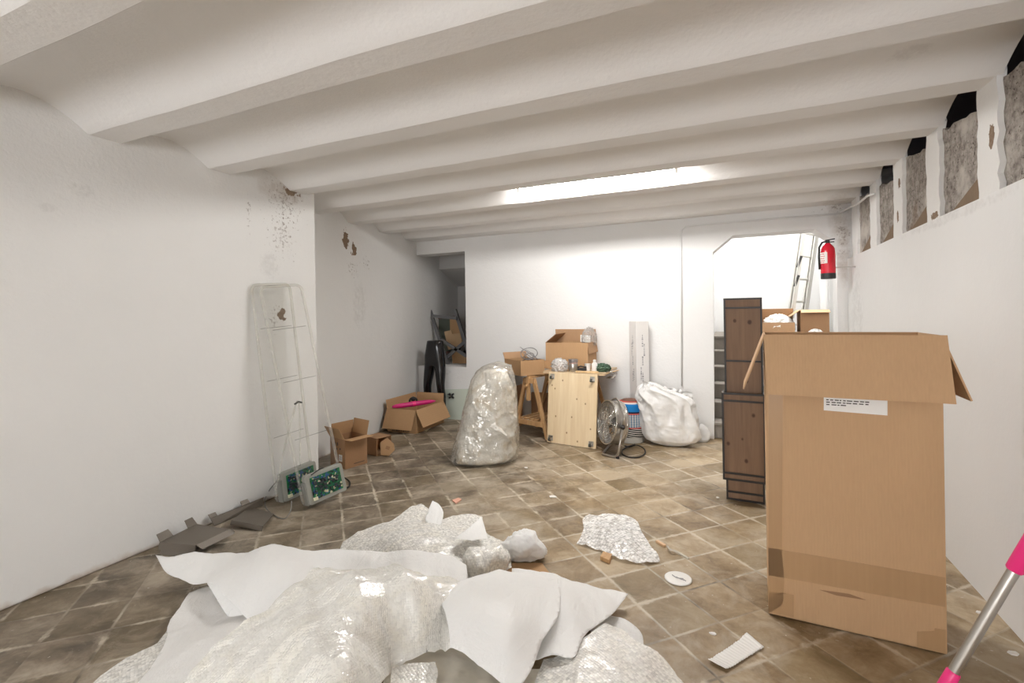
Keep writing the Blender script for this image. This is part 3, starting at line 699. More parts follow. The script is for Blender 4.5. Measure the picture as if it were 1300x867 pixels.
wires('cable_tangle', 'tangle of dark wire in the shallow carton', (-2.06, 5.11, .755), .085, 4, BLACK, .004, 3, (1, .7, .95))
tin = thing('metal_tin', 'round metal tin with a lid standing on the trestle table', 'tin', (-1.485, 4.985, TT))
make('body', B().lathe([(.046, 0), (.048, .004), (.048, .09), (.046, .094)], 28), STEEL, tin, smooth='auto')
make('lid', B().lathe([(.049, .0945), (.050, .098), (.050, .128), (.047, .131)], 28), simple('grey_lid', srgb(150, 146, 146), .35, .8), tin, smooth='auto')
make('band', B().lathe([(.0487, .088), (.0505, .090), (.0505, .094), (.0487, .0945)], 28, cap=False), simple('pink_band', srgb(196, 150, 140), .4), tin, smooth=True)
crumple('plastic_bag', 'crumpled clear plastic bag on the table beside the metal tin', 'bag', (-1.635, 4.97, TT), .075, (1.0, .6, .9), film('shiny_bag', (.88, .88, .88, 1), .5, 0, 14, .12, .12, trans=.1), 12, .7)
bo = thing('white_bottle', 'white plastic bottle standing on the trestle table', 'bottle', (-1.265, 5.03, TT))
make('body', B().lathe([(.030, 0), (.032, .004), (.032, .075), (.026, .09), (.014, .096)], 24), WHITE_PL, bo, smooth='auto')
make('cap', B().lathe([(.015, .0965), (.016, .1), (.016, .122), (.013, .125)], 20), WHITE_PL, bo, smooth='auto')
cu = thing('paper_cup', 'white paper cup beside the white bottle on the table', 'cup', (-1.345, 5.05, TT))
make('body', B().lathe([(.026, 0), (.034, .075), (.036, .078), (.032, .077), (.024, .005)], 24), PAPER, cu, smooth='auto')
cl = thing('spring_clamp', 'black clamp lying on the table behind the wooden slat', 'clamp', (-1.40, 5.0, TT))
make('jaw', B().beam((-.06, 0, .02), (.05, .01, .022), .03, .034), BLACK, cl, bevel=.004); make('handle', B().tube([(-.05, 0, .04), (-.01, 0, .055), (.05, .01, .045)], .008, 8), BLACK, cl, smooth=True)
tag(make('wooden_batten', B().beam((-1.43, 4.895, TT + .009), (-1.20, 4.91, TT + .009), .035, .018), PINE), 'short pale wooden slat lying on the table edge above the leaning board', 'wood')
crumple('green_cloth', 'dark green crumpled cloth on the corner of the trestle table', 'cloth', (-1.19, 5.06, TT), .068, (1.15, .8, .7), simple('dark_green_cloth', srgb(62, 84, 66), .8), 15, .4)
b = B()
for k in range(4): b.tube([(-1.125, 4.92 + k * .045, TT + .01), (-1.07, 4.93 + k * .045, TT + .012), (-1.04, 4.935 + k * .045, TT - .02), (-1.06, 4.935 + k * .045, TT - .055), (-1.12, 4.93 + k * .045, TT - .05)], .003, 6)
for z, x in ((TT + .012, -1.07), (TT - .02, -1.04), (TT - .055, -1.06)): b.tube([(x, 4.90, z), (x, 5.08, z)], .003, 6)
tag(make('wire_basket', b, CHROME, smooth=True), 'bent wire basket hooked on the end of the trestle table', 'basket')
tag(make('thin_rod', B().cyl((-1.10, 4.86, TT + .006), (-1.03, 5.12, TT + .012), .005, seg=8), PINE), 'thin pale rod jutting out past the end of the table', 'rod')

# leaning board on casters
pb = thing('caster_board', 'pale knotty pine board with four casters leaning on the trestle table', 'board')
bl, br = Vector((-1.733, 4.806, .004)), Vector((-1.189, 4.72, .004))
tl = ony(699.5, 476, 4.868); tr = ony(763, 474, 4.80)
ux = (br - bl).normalized(); up = ((tl - bl) - ux * (tl - bl).dot(ux)); Hb = .735; up.normalize(); nrm = ux.cross(up)
Mb = Matrix((ux, nrm * -1, up)).transposed().to_4x4(); Mb.translation = bl; Wb = (br - bl).length
pb.matrix_world = Mb                                              # local: x across, y away from the viewer, z up the board
Nn = Mb.to_3x3() @ Vector((0, 1, 0))
s_ = 1 if Nn.y > 0 else -1
kn = []
for kx, ky in [(716, 486), (706, 497), (702, 493), (735, 508), (746, 513), (729, 531), (708, 532), (753, 543), (723, 551), (737, 560)]:
    kn.append((((kx - 697) / 63.0 * Wb, 0, Hb * (1 - (ky - 476) / 90.0)), .010))
PB = wood('knotty_pine', srgb(220, 194, 154), srgb(236, 216, 182), .8, 'Z', kn, srgb(140, 100, 64))
make('panel', B().span((0, 0, 0), (Wb, s_ * .018, Hb)), PB, pb, bevel=.0015)
for x, z in [(.045, .05), (Wb - .05, .045), (.045, Hb - .045), (Wb - .05, Hb - .05)]:
    p_ = make('caster_plate', B().box((x, -s_ * .003, z), (.05, .004, .052)), STEEL, pb, bevel=.001)
    make('fork', B().box((x - .013, -s_ * .02, z - .004), (.003, .034, .026)).box((x + .013, -s_ * .02, z - .004), (.003, .034, .026)).box((x, -s_ * .008, z - .002), (.03, .006, .03)), STEEL, p_)
    make('wheel', B().cyl((x - .010, -s_ * .034, z - .012), (x + .010, -s_ * .034, z - .012), .017, seg=18), simple('grey_wheel', srgb(70, 72, 66), .5), p_, smooth='auto')

# ------------------------------------------------------------------ white carton tube leaning by the wall
wt = thing('long_white_carton', 'tall narrow white carton standing upright against the back wall', 'box', (-.866, 5.425, 0), 0)
wt.rotation_euler = (0, 0, math.radians(38))
make('body', B().span((-.076, -.076, 0), (.076, .076, 1.255)), WHITE_CARD, wt, bevel=.002)
rng = random.Random(5)
for fa in (0, 1):
    for z0, z1, o_ in [(.98, 1.10, 0), (.78, .88, .0), (.60, .70, .0), (.62, .74, -.02), (.88, 1.0, .02)]:
        z = z0; b = B()
        while z < z1:
            l = rng.uniform(.006, .02)
            if fa == 0: b.box((o_, -.0765, z + l / 2), (rng.uniform(.008, .018), .001, l))
            else: b.box((-.0765, o_, z + l / 2), (.001, rng.uniform(.006, .014), l))
            z += l + rng.uniform(.004, .012)
        make('print', b, INK_PALE, wt)
for z, s in [(.97, .03), (1.03, .035)]: make('printed_ring', B().tube([(-.0768, math.cos(a * PI / 6) * s * .5, z + math.sin(a * PI / 6) * s * .6) for a in range(12)], .0012, 4, closed=True), INK_PALE, wt)

# ------------------------------------------------------------------ sacks
def sack(name, label, rows, D, mat, depth=.8, seed=0, amp=.02, seg=130, freq=9, shrink=0.0, parent=None, an=.75, sub=7, fold=0.0):
    """soft bag: rows of (pixel row, left edge, right edge) at distance D turned into rings of a real round body"""
    py = np.array([r[0] for r in rows], float); xl = np.array([r[1] for r in rows], float); xr = np.array([r[2] for r in rows], float)
    n = len(rows) * sub; yy = np.linspace(py[0], py[-1], n); a = np.interp(yy, py, xl); b_ = np.interp(yy, py, xr)
    for _ in range(2):
        a[1:-1] = (a[:-2] + 2 * a[1:-1] + a[2:]) / 4; b_[1:-1] = (b_[:-2] + 2 * b_[1:-1] + b_[2:]) / 4
    bm = bmesh.new(); rings = []
    vd = (dep((xl[-1] + xr[-1]) / 2, 399, D) - CAM); vd.z = 0; vd.normalize(); sd = Vector((vd.y, -vd.x, 0))
    z0 = dep(650, yy[-1], D).z
    for i in range(n):
        c = dep((a[i] + b_[i]) / 2, yy[i], D); z = dep((a[i] + b_[i]) / 2, yy[i], D).z
        hw = max((b_[i] - a[i]) / 2 * D / FPX - shrink, .004)
        rings.append((c, hw, z))
    zb = rings[-1][2]; zt = rings[0][2]
    vs = []
    for i, (c, hw, z) in enumerate(rings):
        z = (z - zb) * zt / (zt - zb); zz = max(z, 0)
        r = []
        for k in range(seg):
            t = 2 * PI * k / seg; ct, st = math.cos(t), math.sin(t)
            ex = .75
            x = hw * math.copysign(abs(ct) ** ex, ct); y = hw * depth * math.copysign(abs(st) ** ex, st)
            p = Vector((c.x, c.y, zz)) + sd * x + vd * y
            nv = (sd * ct + vd * st)
            w = 0; aa = 1; f = freq
            for q in range(4):
                s = noise.noise(Vector((p.x * f, p.y * f, p.z * f * an)) + Vector((seed * 3, 0, q)))
                w += aa * (.5 - 1.5 * abs(s)); aa *= .5; f *= 2
            w2 = noise.noise(p * 3.2 + Vector((seed, 1, 1)))
            edge = min(1, zz / .03 + .15)
            if fold: w += fold * (.5 - 1.3 * abs(math.sin(t * 4.5 + zz * 7 + 2.2 * noise.noise(p * 2.5)))) * (.4 + zz * 1.6)
            p = p + nv * (amp * w * edge + amp * 1.0 * w2)
            r.append(bm.verts.new(p))
        vs.append(r)
    for A, Bq in zip(vs, vs[1:]):
        for k in range(seg): bm.faces.new((A[k], A[(k + 1) % seg], Bq[(k + 1) % seg], Bq[k]))
    ct = bm.verts.new(sum((v.co for v in vs[0]), Vector()) / seg + Vector((0, 0, .012))); cb_ = bm.verts.new(sum((v.co for v in vs[-1]), Vector()) / seg)
    for k in range(seg):
        bm.faces.new((vs[0][k], vs[0][(k + 1) % seg], ct)); bm.faces.new((vs[-1][(k + 1) % seg], vs[-1][k], cb_))
    if parent: return make(name, bm, mat, parent, smooth=True)
    return tag(make(name, bm, mat, smooth=True), label, 'bag')
CS = thing('clear_plastic_sack', 'big clear plastic sack stuffed with bubble wrap in front of the trestle table', 'bag')
CROWS = [(460, 628, 637), (463, 617, 646), (470, 608, 650), (480, 601, 653), (492, 597, 655), (505, 593, 656.5), (520, 589, 657), (535, 586, 657), (550, 582, 658), (563, 579, 658), (575, 576, 658), (583, 574, 657), (588, 573, 653), (591, 576, 640)]
sack('film_skin', '', CROWS, 4.5, BAGFILM, .78, 1, .014, freq=10, parent=CS)
sack('bubble_wrap_stuffing', '', CROWS[2:], 4.5, STUFFING, .78, 3, .050, freq=5, shrink=.05, parent=CS)
WS = sack('white_plastic_sack', 'large full white plastic sack slumped against the back wall by the stairs',
     [(486, 820, 830), (489, 815, 836), (494, 811, 845), (500, 810, 862), (505, 810, 874), (512, 812, 879), (522, 813, 880), (535, 814, 882), (546, 816, 885), (556, 818, 886), (563, 822, 882), (568, 834, 872), (570, 842, 862)], 4.92, SACK, .46, 4, .015, freq=10, an=.45, fold=1.1)
def tuft(pxs, D, seed):
    bm = bmesh.new(); P = [dep(px, py, D) for px, py in pxs]; n = 26; G = []
    for i in range(n + 1):
        r = []
        for j in range(n + 1):
            u, v = i / n, j / n; p = P[0].lerp(P[1], u).lerp(P[3].lerp(P[2], u), v)
            w = sum((.5 - 1.4 * abs(noise.noise(Vector((u * 4 * 2 ** k, v * 2.2 * 2 ** k, seed + k))))) * .5 ** k for k in range(4))
            r.append(bm.verts.new(p + FW * w * .05 + UP * w * .02 * v + FW * .05 * (1 - v)))
        G.append(r)
    for i in range(n):
        for j in range(n): bm.faces.new((G[i][j], G[i + 1][j], G[i + 1][j + 1], G[i][j + 1]))
    return bm
make('loose_neck', tuft([(833, 516), (884, 520), (880, 500), (845, 492)], 4.93, 3), SACK, WS, smooth=True)
make('loose_neck', tuft([(812, 510), (838, 512), (833, 491), (818, 485)], 4.86, 9), SACK, WS, smooth=True)
sack('small_white_sack', 'small white bundle lying between the white sack and the stairs', [(539, 889, 893), (543, 885, 898), (549, 883, 901), (555, 883, 901), (558, 885, 898)], 5.05, SACK, .8, 6, .008, seg=60)

# ------------------------------------------------------------------ striped pouf
q = NM('striped_weave'); z = q.xyz()
ang = q.math('ARCTAN2', z[1], z[0])
wv = q.math('SINE', q.math('MULTIPLY', z[2], 420)); wu = q.math('SINE', q.math('MULTIPLY', ang, 34))
weave = q.mix(q.math('GREATER_THAN', q.math('ADD', wv, q.math('MULTIPLY', wu, .9)), .1), srgb(74, 116, 150), srgb(226, 226, 222))
zig = q.math('SINE', q.math('ADD', q.math('MULTIPLY', z[2], 300), q.math('MULTIPLY', ang, 6)))
zc = q.mix(q.math('GREATER_THAN', zig, .1), srgb(24, 24, 26), srgb(222, 220, 214))
def band(c, lo, hi, col):
    m = q.math('MULTIPLY', q.math('GREATER_THAN', z[2], lo), q.math('LESS_THAN', z[2], hi)); return q.mix(m, c, col)
c = band(srgb(40, 40, 44), -1, .065, srgb(168, 164, 156)); c = band(c, .065, .155, zc); c = band(c, .155, .168, srgb(196, 74, 70)); c = band(c, .168, .300, weave)
c = band(c, .300, .312, srgb(206, 92, 84)); c = band(c, .312, .328, srgb(24, 30, 50)); c = band(c, .328, .405, srgb(24, 122, 190)); c = band(c, .405, .42, srgb(214, 206, 200)); c = band(c, .42, .43, srgb(190, 90, 80)); c = band(c, .43, .6, srgb(120, 84, 70))
STR = q.done(q.pbr(c, .7, 0, q.bump(wv, .15, .002), .3))
po = thing('striped_basket', 'round blue, red and white striped basket on a grey base beside the fan', 'basket', (-.925, 5.18, 0))
make('body', B().lathe([(.138, .062), (.142, .07), (.144, .2), (.143, .33), (.137, .385), (.117, .42), (.08, .437), (.0, .444)], 40, cap=False), STR, po, smooth=True)
make('base', B().lathe([(.132, 0), (.139, .004), (.139, .055), (.134, .0615)], 40), simple('grey_base', srgb(158, 154, 146), .5), po, smooth='auto')

# ------------------------------------------------------------------ chrome floor fan
fn = thing('floor_fan', 'chrome drum floor fan on a bent tube stand beside the leaning board', 'fan')
fc = ony(777, 536, 4.66); ax = (RT * -.95 - FW * .24 + UP * .14).normalized(); sx = ax.cross(UP).normalized(); sy = sx.cross(ax).normalized(); Rf = .205
def fp(a, r, d): return fc + (sx * math.cos(a) + sy * math.sin(a)) * r + ax * d
ring = lambda r, d, n=40: [fp(2 * PI * k / n, r, d) for k in range(n)]
MF = Matrix((sx, sy, ax)).transposed().to_4x4(); MF.translation = fc
make('drum', B().lathe([(Rf, -.07), (Rf + .006, -.068), (Rf, -.06), (Rf, .05), (Rf + .006, .06), (Rf - .002, .062)], 48, MF, cap=False), simple('fan_drum', srgb(196, 192, 186), .3, .9), fn, smooth=True, solid=.001)
for d, nm in ((.075, 'front_grille'), (-.08, 'rear_grille')):
    b = B()
    for r in [.03, .055, .08, .105, .13, .155, .18, Rf]: b.tube(ring(r, d * (1 - (r / Rf) ** 4 * .3)), .0022 if r < Rf else .005, 5, closed=True)
    for k in range(8): b.tube([fp(k * PI / 4, .03, d), fp(k * PI / 4, .12, d), fp(k * PI / 4, Rf, d * .72)], .003, 5)
    make(nm, b, CHROME, fn, smooth=True)
make('motor', B().cyl(fc - ax * .075, fc + ax * .015, .055, seg=24), BLACK, fn, smooth='auto')
hub = make('blade_hub', B().cyl(fc + ax * .018, fc + ax * .04, .03, seg=20), STEEL, fn, smooth='auto')
for k in range(4):
    a0 = k * PI / 2 + .3; b = B()
    pts = [fp(a0 - .1, .03, .025), fp(a0 - .3, .17, .045), fp(a0 + .05, .185, .02), fp(a0 + .42, .17, -.01), fp(a0 + .25, .03, .015)]
    make('blade', b.prism(pts, ax * .002), simple('fan_blade', srgb(206, 204, 200), .3, .8), hub)
pn, pf_ = fc - FW * (Rf + .022), fc + FW * (Rf + .022) * .8
pn = fp(0, Rf + .02, 0) if (fp(0, 1, 0) - CAM).length < (fp(PI, 1, 0) - CAM).length else fp(PI, Rf + .02, 0)
pf_ = fc * 2 - pn
n1, n2, f1 = fl(784, 580.5, .012), fl(764, 576.5, .012), fl(800, 559, .012); f2 = f1 + (n2 - n1)
def fillet(pts, r=.04, n=5):
    out = [Vector(pts[0])]
    for i in range(1, len(pts) - 1):
        p, a, c = Vector(pts[i]), Vector(pts[i - 1]), Vector(pts[i + 1]); da = (a - p); dc = (c - p); rr = min(r, da.length * .45, dc.length * .45); da.normalize(); dc.normalize()
        for k in range(n + 1):
            t = k / n; out.append((p + da * rr) * (1 - t) ** 2 + p * 2 * t * (1 - t) + (p + dc * rr) * t * t)
    out.append(Vector(pts[-1])); return out
make('stand', B().tube(fillet([pn, n1, n2, f2, f1, pf_], .05), .0115, 12), STEEL, fn, smooth=True)
make('carry_handle', B().tube(fillet([pn + UP * .02, pn + UP * (Rf * .55) + RT * .02, fp(PI / 2, Rf + .045, -.02), pf_ + UP * (Rf * .55) + RT * .02, pf_ + UP * .02], .08), .009, 10), STEEL, fn, smooth=True)
for p in (pn, pf_): make('pivot_knob', B().sphere(p, .022, 14), BLACK, fn, smooth=True)
for p in (n1, f1): make('rubber_foot', B().cyl(p - UP * .012, p + UP * .006, .016, seg=14), BLACK, fn, smooth='auto')
cpts = [fl(793, 566, .008), fl(798, 567, .008), fl(808, 565, .008), fl(817, 569, .008), fl(819, 575, .008), fl(812, 580, .008), fl(800, 580.5, .008), fl(791, 577, .008), fl(790, 572, .008), fl(796, 567.5, .018), fl(806, 564, .022), fl(806, 560, .06)]
def smoothpath(pts, n=6):
    P = [Vector(p) for p in pts]; out = []
    for i in range(len(P) - 1):
        a, b_, c, d = P[max(i - 1, 0)], P[i], P[i + 1], P[min(i + 2, len(P) - 1)]
        for k in range(n):
            t = k / n; out.append(.5 * ((2 * b_) + (c - a) * t + (2 * a - 5 * b_ + 4 * c - d) * t * t + (3 * b_ - a - 3 * c + d) * t ** 3))
    return out + [P[-1]]
make('power_cord', B().tube(smoothpath(cpts[:-1]), .006, 8), BLACK, fn, smooth=True)

# ------------------------------------------------------------------ mannequin legs
mq = thing('mannequin_legs', 'glossy black lower half of a mannequin standing in the corner beside the niche', 'mannequin')
def skin(name, verts, edges, radii, mat, parent, root=0, sub=2):
    me = bpy.data.meshes.new(name); me.from_pydata([tuple(v) for v in verts], edges, []); o = bpy.data.objects.new(name, me); COL.objects.link(o)
    o.parent = parent; sk = o.modifiers.new('skin', 'SKIN'); sk.use_smooth_shade = True
    for i, r in enumerate(radii): me.skin_vertices[0].data[i].radius = r if hasattr(r, '__len__') else (r, r)
    me.skin_vertices[0].data[root].use_root = True
    s = o.modifiers.new('sub', 'SUBSURF'); s.levels = sub; s.render_levels = sub
    me.materials.append(mat); return o
GB = simple('glossy_black', srgb(16, 16, 19), .14)
my = 5.40
V = [(-3.475, my, 1.015), (-3.475, my - .01, .95), (-3.475, my - .01, .84),
     (-3.555, my, .72), (-3.575, my - .015, .56), (-3.590, my - .03, .44), (-3.60, my, .27), (-3.605, my + .02, .10), (-3.605, my - .06, .035),
     (-3.405, my, .72), (-3.392, my - .015, .56), (-3.385, my - .03, .44), (-3.380, my, .27), (-3.378, my + .02, .10), (-3.375, my - .06, .035)]
V.append((-3.475, my, 1.034))
E = [(15, 0), (0, 1), (1, 2), (2, 3), (3, 4), (4, 5), (5, 6), (6, 7), (7, 8), (2, 9), (9, 10), (10, 11), (11, 12), (12, 13), (13, 14)]
Rr = [(.125, .085), (.135, .09), (.135, .095), .080, .068, .056, .052, .036, .032, .080, .068, .056, .052, .036, .032, (.124, .082)]
skin('legs', V, E, Rr, GB, mq, 2)

# ------------------------------------------------------------------ niche contents
def pbeam(b, pa, pb_, y, w=.045, t=.02): b.beam(ony(*pa, y), ony(*pb_, y), w, t, (0, 1, 0))
sf = thing('shelving_frame', 'grey steel shelving frame leaning inside the wall niche', 'frame')
ysf = 5.95
for a_, b_ in [((544.5, 390), (569, 464)), ((577.5, 393), (600, 464))]:
    b = B(); b.beam(ony(*a_, ysf + .02), ony(*b_, ysf - .1), .048, .03, (0, 1, 0)); make('upright', b, SHELF_METAL, sf)
for a_, b_ in [((549, 401), (580, 404)), ((560, 431), (592, 452)), ((566, 455), (592, 432))]:
    b = B(); pbeam(b, a_, b_, ysf - .06, .045, .02); make('brace', b, SHELF_METAL, sf)
fr = thing('framed_picture', 'dark red wooden frame with a dull green panel behind the shelving frame', 'picture frame')
p = [ony(553, 404, 6.2), ony(577, 402, 6.2), ony(583, 446, 6.2), ony(559, 448, 6.2)]
b = B()
for i in range(4): b.beam(p[i], p[(i + 1) % 4], .03, .03, (0, 1, 0))
make('frame', b, simple('dark_red_wood', srgb(92, 56, 48), .5), fr)
make('panel', B().prism([v + Vector((0, .004, 0)) for v in p], (0, .006, 0)), simple('green_panel', srgb(92, 98, 88), .5), fr)
def board(label, pts, y, mat, t=.012): return tag(make('cardboard_sheet', B().prism([ony(*p, y) for p in pts], (0, t, 0)), mat), label, 'cardboard', None)
board('tall brown cardboard sheet in the niche behind the shelving brace', [(571, 405), (582, 406), (589, 435), (572, 440)], 6.12, CARD)
board('stepped brown cardboard sheet standing lower in the niche', [(564, 421), (573, 419), (574, 424), (584, 423), (588, 440), (569, 444)], 6.06, CARD_PALE)
board('cardboard sheet at the bottom of the niche under the crossed braces', [(573, 446), (583, 444), (594, 452), (593, 463), (575, 465)], 6.0, CARD)
tag(make('white_batten', B().beam(ony(543, 404, 5.9), ony(546, 462, 5.9), .022, .02, (0, 1, 0)), WHITE_PL), 'narrow white batten upright at the edge of the niche', 'batten')
tag(make('niche_block', B().prism([ony(588, 445, 6.3), ony(600, 445, 6.3), ony(600, 466, 6.3), ony(584, 466, 6.3)], (0, .03, 0)), BLACK_METAL), 'dark board at the back of the niche behind the lowest cardboard', 'board')

# pale glass pane with a black knob
gp = thing('glass_pane', 'pale green glass pane with a black cross handle leaning below the niche', 'glass pane')
a_, b_, c_, d_ = ony(563, 494.5, 5.515), ony(600, 493.5, 5.50), ony(600, 530, 5.44), ony(562, 529.5, 5.45)
for v in (c_, d_): v.z = .002
make('pane', B().prism([a_, b_, c_, d_], (0, .008, 0)), simple('pale_green_glass', srgb(200, 208, 196), .12), gp)
hc = ony(573, 502.5, 5.475)
make('handle', B().beam(hc + Vector((-.034, 0, -.03)), hc + Vector((.034, 0, .03)), .018, .018, (0, 1, 0)).beam(hc + Vector((-.034, 0, .03)), hc + Vector((.034, 0, -.03)), .018, .018, (0, 1, 0)).sphere(hc, .02, 12).beam(hc, hc + Vector((-.06, 0, .02)), .008, .008, (0, 1, 0)), BLACK, gp)

# ------------------------------------------------------------------ carton with pink bundle
pk = carton('wide_carton', 'wide open carton with drooping flaps and a pink bundle in the corner', .40, .62, .27, (-3.465, 4.94, 0), .02,
            {'left': (8, .10), 'back': (4, .10)}, CARD, CARD)
make('flap', B().flap((-.2, -.31, .27), (.2, -.31, .27), (0, -.10, -.22), .235, .005), CARD, pk)
make('flap', B().flap((.2, -.31, .27), (.2, .31, .27), (.10, 0, -.20), .215, .005), CARD, pk)
b = B(); rng = random.Random(8)
for k in range(14): b.box((-.12 + k * .017, -.3108, .022), (rng.uniform(.006, .014), .001, rng.uniform(.014, .022)))
make('print', b, INK, pk)
um = thing('pink_bundle', 'magenta rolled bundle lying across the wide carton flaps', 'bundle')
p0, p1 = Vector((-3.56, 4.60, .298)), Vector((-3.24, 5.02, .315))
pts = [p0.lerp(p1, k / 12) for k in range(13)]
bm_ = B().tube(pts, [.012, .024, .028, .030, .027, .031, .028, .030, .027, .028, .024, .018, .008], 14); make('cloth', bm_, PINK_DARK, um, smooth=True)
make('band', B().tube([p0.lerp(p1, .45), p0.lerp(p1, .52)], .033, 14), PINK, um, smooth='auto')
tag(make('dark_hook', B().tube(smoothpath([(-3.50, 4.86, .275), (-3.50, 4.86, .34), (-3.46, 4.88, .365), (-3.43, 4.90, .34), (-3.43, 4.90, .275)]), .012, 10).sphere((-3.465, 4.88, .35), .03, 12), BLACK, smooth=True), 'black hook sticking up in the wide carton', 'hook')  # dark hook shape in the carton, the thing itself not identified
tag(make('paper_strip', B().prism([fl(537, 546), fl(541, 548), fl(551, 540), fl(548, 537.5)], (0, 0, .006)), simple('cream_paper', srgb(206, 198, 168), .7)), 'cream paper strip on the floor in front of the wide carton', 'paper')

# two small cartons
s1 = carton('small_carton', 'small open brown carton standing on the floor by the end of the left wall', .23, .23, .262, (-3.185, 3.47, 0), -.24, {'front': (28, .12), 'left': (-12, .12), 'back': (12, .13), 'right': (88, .10)}, CARD_DARK, CARD)
s1['label'] = 'small open brown carton standing nearest the acrylic security panels'
for mk in [((-.04, -.1155, .205), (.02, .001, .03)), ((.0, -.1155, .21), (.02, .001, .03)), ((-.01, -.1155, .165), (.016, .001, .016)), ((.04, -.1155, .17), (.016, .001, .016))]: marks(s1, [mk], INK)
lb = make('paper_label', B().box((.045, -.1158, .09), (.05, .0016, .06)), PAPER, s1)
marks(lb, [((.045, -.1168, .09 + k * .012), (.034, .001, .004)) for k in (-1, 0, 1)], INK_PALE)
marks(s1, [((.1155, .03 + .0, .03), (.001, .11, .005))], INK)
s2 = thing('tipped_carton', 'small carton tipped on its side with one flap splayed open', 'box', (-3.16, 3.86, 0), -.2)
b = B(); b.span((-.11, -.09, 0), (.08, -.084, .17)); b.span((-.11, .084, 0), (.08, .09, .17)); b.span((-.11, -.09, 0), (.08, .09, .005)); b.span((-.11, -.09, .165), (.08, .09, .17)); b.span((-.11, -.09, 0), (-.105, .09, .17))
make('body', b, CARD_DARK, s2)
b = B(); hx = [(-.02, .0, .0), (.06, .0, -.005), (.115, .0, .05), (.10, .0, .11), (.03, .0, .165), (-.035, 0, .12)]
M_ = Matrix.Translation((.13, -.06, .012)) @ Matrix.Rotation(math.radians(28), 4, 'Z') @ Matrix.Rotation(math.radians(-14), 4, 'X')
b.prism([M_ @ Vector(p) for p in hx], M_.to_3x3() @ Vector((0, .005, 0))); make('flap', b, CARD, s2)
b = B(); b.prism([M_ @ Vector(p) for p in [(.02, -.0015, .06), (.06, -.0015, .05), (.07, -.0015, .08), (.03, -.0015, .09)]], M_.to_3x3() @ Vector((0, .0008, 0))); make('print', b, CARD_DARK, s2)

# ------------------------------------------------------------------ acrylic security panels
q = NM('green_circuit_board'); v = q.voro(70, 'F1', None, 'Color'); d = q.voro(70)
pick = q.xyz(v)
c = q.ramp(pick[0], [(0, srgb(26, 92, 60)), (.45, srgb(36, 120, 76)), (.6, srgb(20, 40, 36)), (.72, srgb(46, 76, 130)), (.82, srgb(24, 100, 64)), (.92, srgb(196, 190, 160)), (1, srgb(150, 120, 60))], 'CONSTANT')
PCB = q.done(q.pbr(c, .4, 0, q.bump(q.math('MULTIPLY', pick[1], 1.0), 1.0, .012), .5))
CLIPM = simple('housing_grey', srgb(128, 128, 122), .5)
CABLE_GREY = simple('thin_grey_cable', srgb(120, 118, 114), .5)
def pedestal(label, B0, B1, T0, H, PW):
    B0, B1, T0 = Vector(B0), Vector(B1), Vector(T0)
    up = (T0 - B0).normalized(); ux = (B1 - B0); ux -= up * ux.dot(up); ux.normalize(); ny = up.cross(ux)      # faces +x, towards the room
    M = Matrix((ux, ny, up)).transposed().to_4x4(); M.translation = B0
    t = thing('security_panel', label, 'security panel', M=M, group=None)
    W = (B1 - B0).length; r = .045
    s = 1 if (M.to_3x3() @ Vector((0, 1, 0))).x > 0 else -1
    def rr(w0, w1, z0, z1, r):
        out = []
        for cx, cz, a0 in ((w1 - r, z1 - r, 0), (w0 + r, z1 - r, 90), (w0 + r, z0 + r, 180), (w1 - r, z0 + r, 270)):
            for k in range(7):
                a = math.radians(a0 + k * 15); out.append(Vector((cx + r * math.cos(a), 0, cz + r * math.sin(a))))
        return out
    o = rr(.0, W, .012, H, r)
    make('acrylic_sheet', B().prism([p + Vector((0, -.003, 0)) for p in rr(.006, W - .006, .018, H - .006, r)], (0, .006, 0)), ACRYL, t)
    make('acrylic_rim', B().tube(o, .011, 10, closed=True), ACRYL_EDGE, t, smooth=True)
    wl = B()
    for z in (H * .30, H * .56, H * .80): wl.tube([(.03, 0.004 * s, z), (W - .03, .004 * s, z)], .0018, 5)
    make('antenna_wire', wl, CABLE_GREY, t)
    hs = make('housing', B().prism([Vector((p.x, s * .012, p.z)) for p in rr(.015, W + .0, .016, .225, .02)], (0, s * .05, 0)), GREY_PL, t, bevel=.004)
    make('circuit_board', B().span((W * .16, s * .0625, .045), (W - .03, s * .068, .20)), PCB, hs)
    rg = random.Random(int(W * 1000)); b = B()
    for k in range(34):
        x = rg.uniform(W * .2, W - .05); z = rg.uniform(.06, .185); hh = rg.uniform(.006, .02)
        b.box((x, s * (.068 + hh / 2), z), (rg.uniform(.006, .022), hh, rg.uniform(.006, .02)))
    make('component', b, simple('board_parts', srgb(52, 58, 62), .35), hs)['kind'] = 'stuff'
    make('connector', B().box((W * .2, s * .070, .05), (.03, .016, .022)), simple('cream_connector', srgb(214, 208, 180), .5), hs)
    for dx in (.012, W - .02): make('clip', B().box((dx, s * .035, .10), (.014, .05, .16)), CLIPM, hs, bevel=.003)
    return t
pedestal('clear acrylic security panel leaning flat on the wall, its housing partly hidden', (-2.985, 2.52, 0), (-2.955, 2.83, 0), onx(319, 364, -3.10), 1.60, .32)
pedestal('clear acrylic security panel in front, its green circuit board fully in view', (-2.745, 2.54, 0), (-2.655, 2.835, 0), onx(331, 373, -3.055), 1.61, .30)
tag(make('bent_tube', B().tube(smoothpath([onx(350, 622, -2.93), onx(362, 565, -2.96), onx(375, 516, -2.98), onx(378, 510, -2.98), onx(380, 516, -2.98), onx(381, 560, -2.96), onx(381, 600, -2.93)]), .006, 8), ACRYL_EDGE, smooth=True), 'thin clear bent tube propped between the two acrylic panels', 'tube')
tag(make('black_clip', B().tube([onx(374, 513, -2.97), onx(379, 510, -2.97), onx(383, 511, -2.97)], .007, 8), BLACK, smooth=True), 'small black clip on top of the thin bent tube', 'clip')
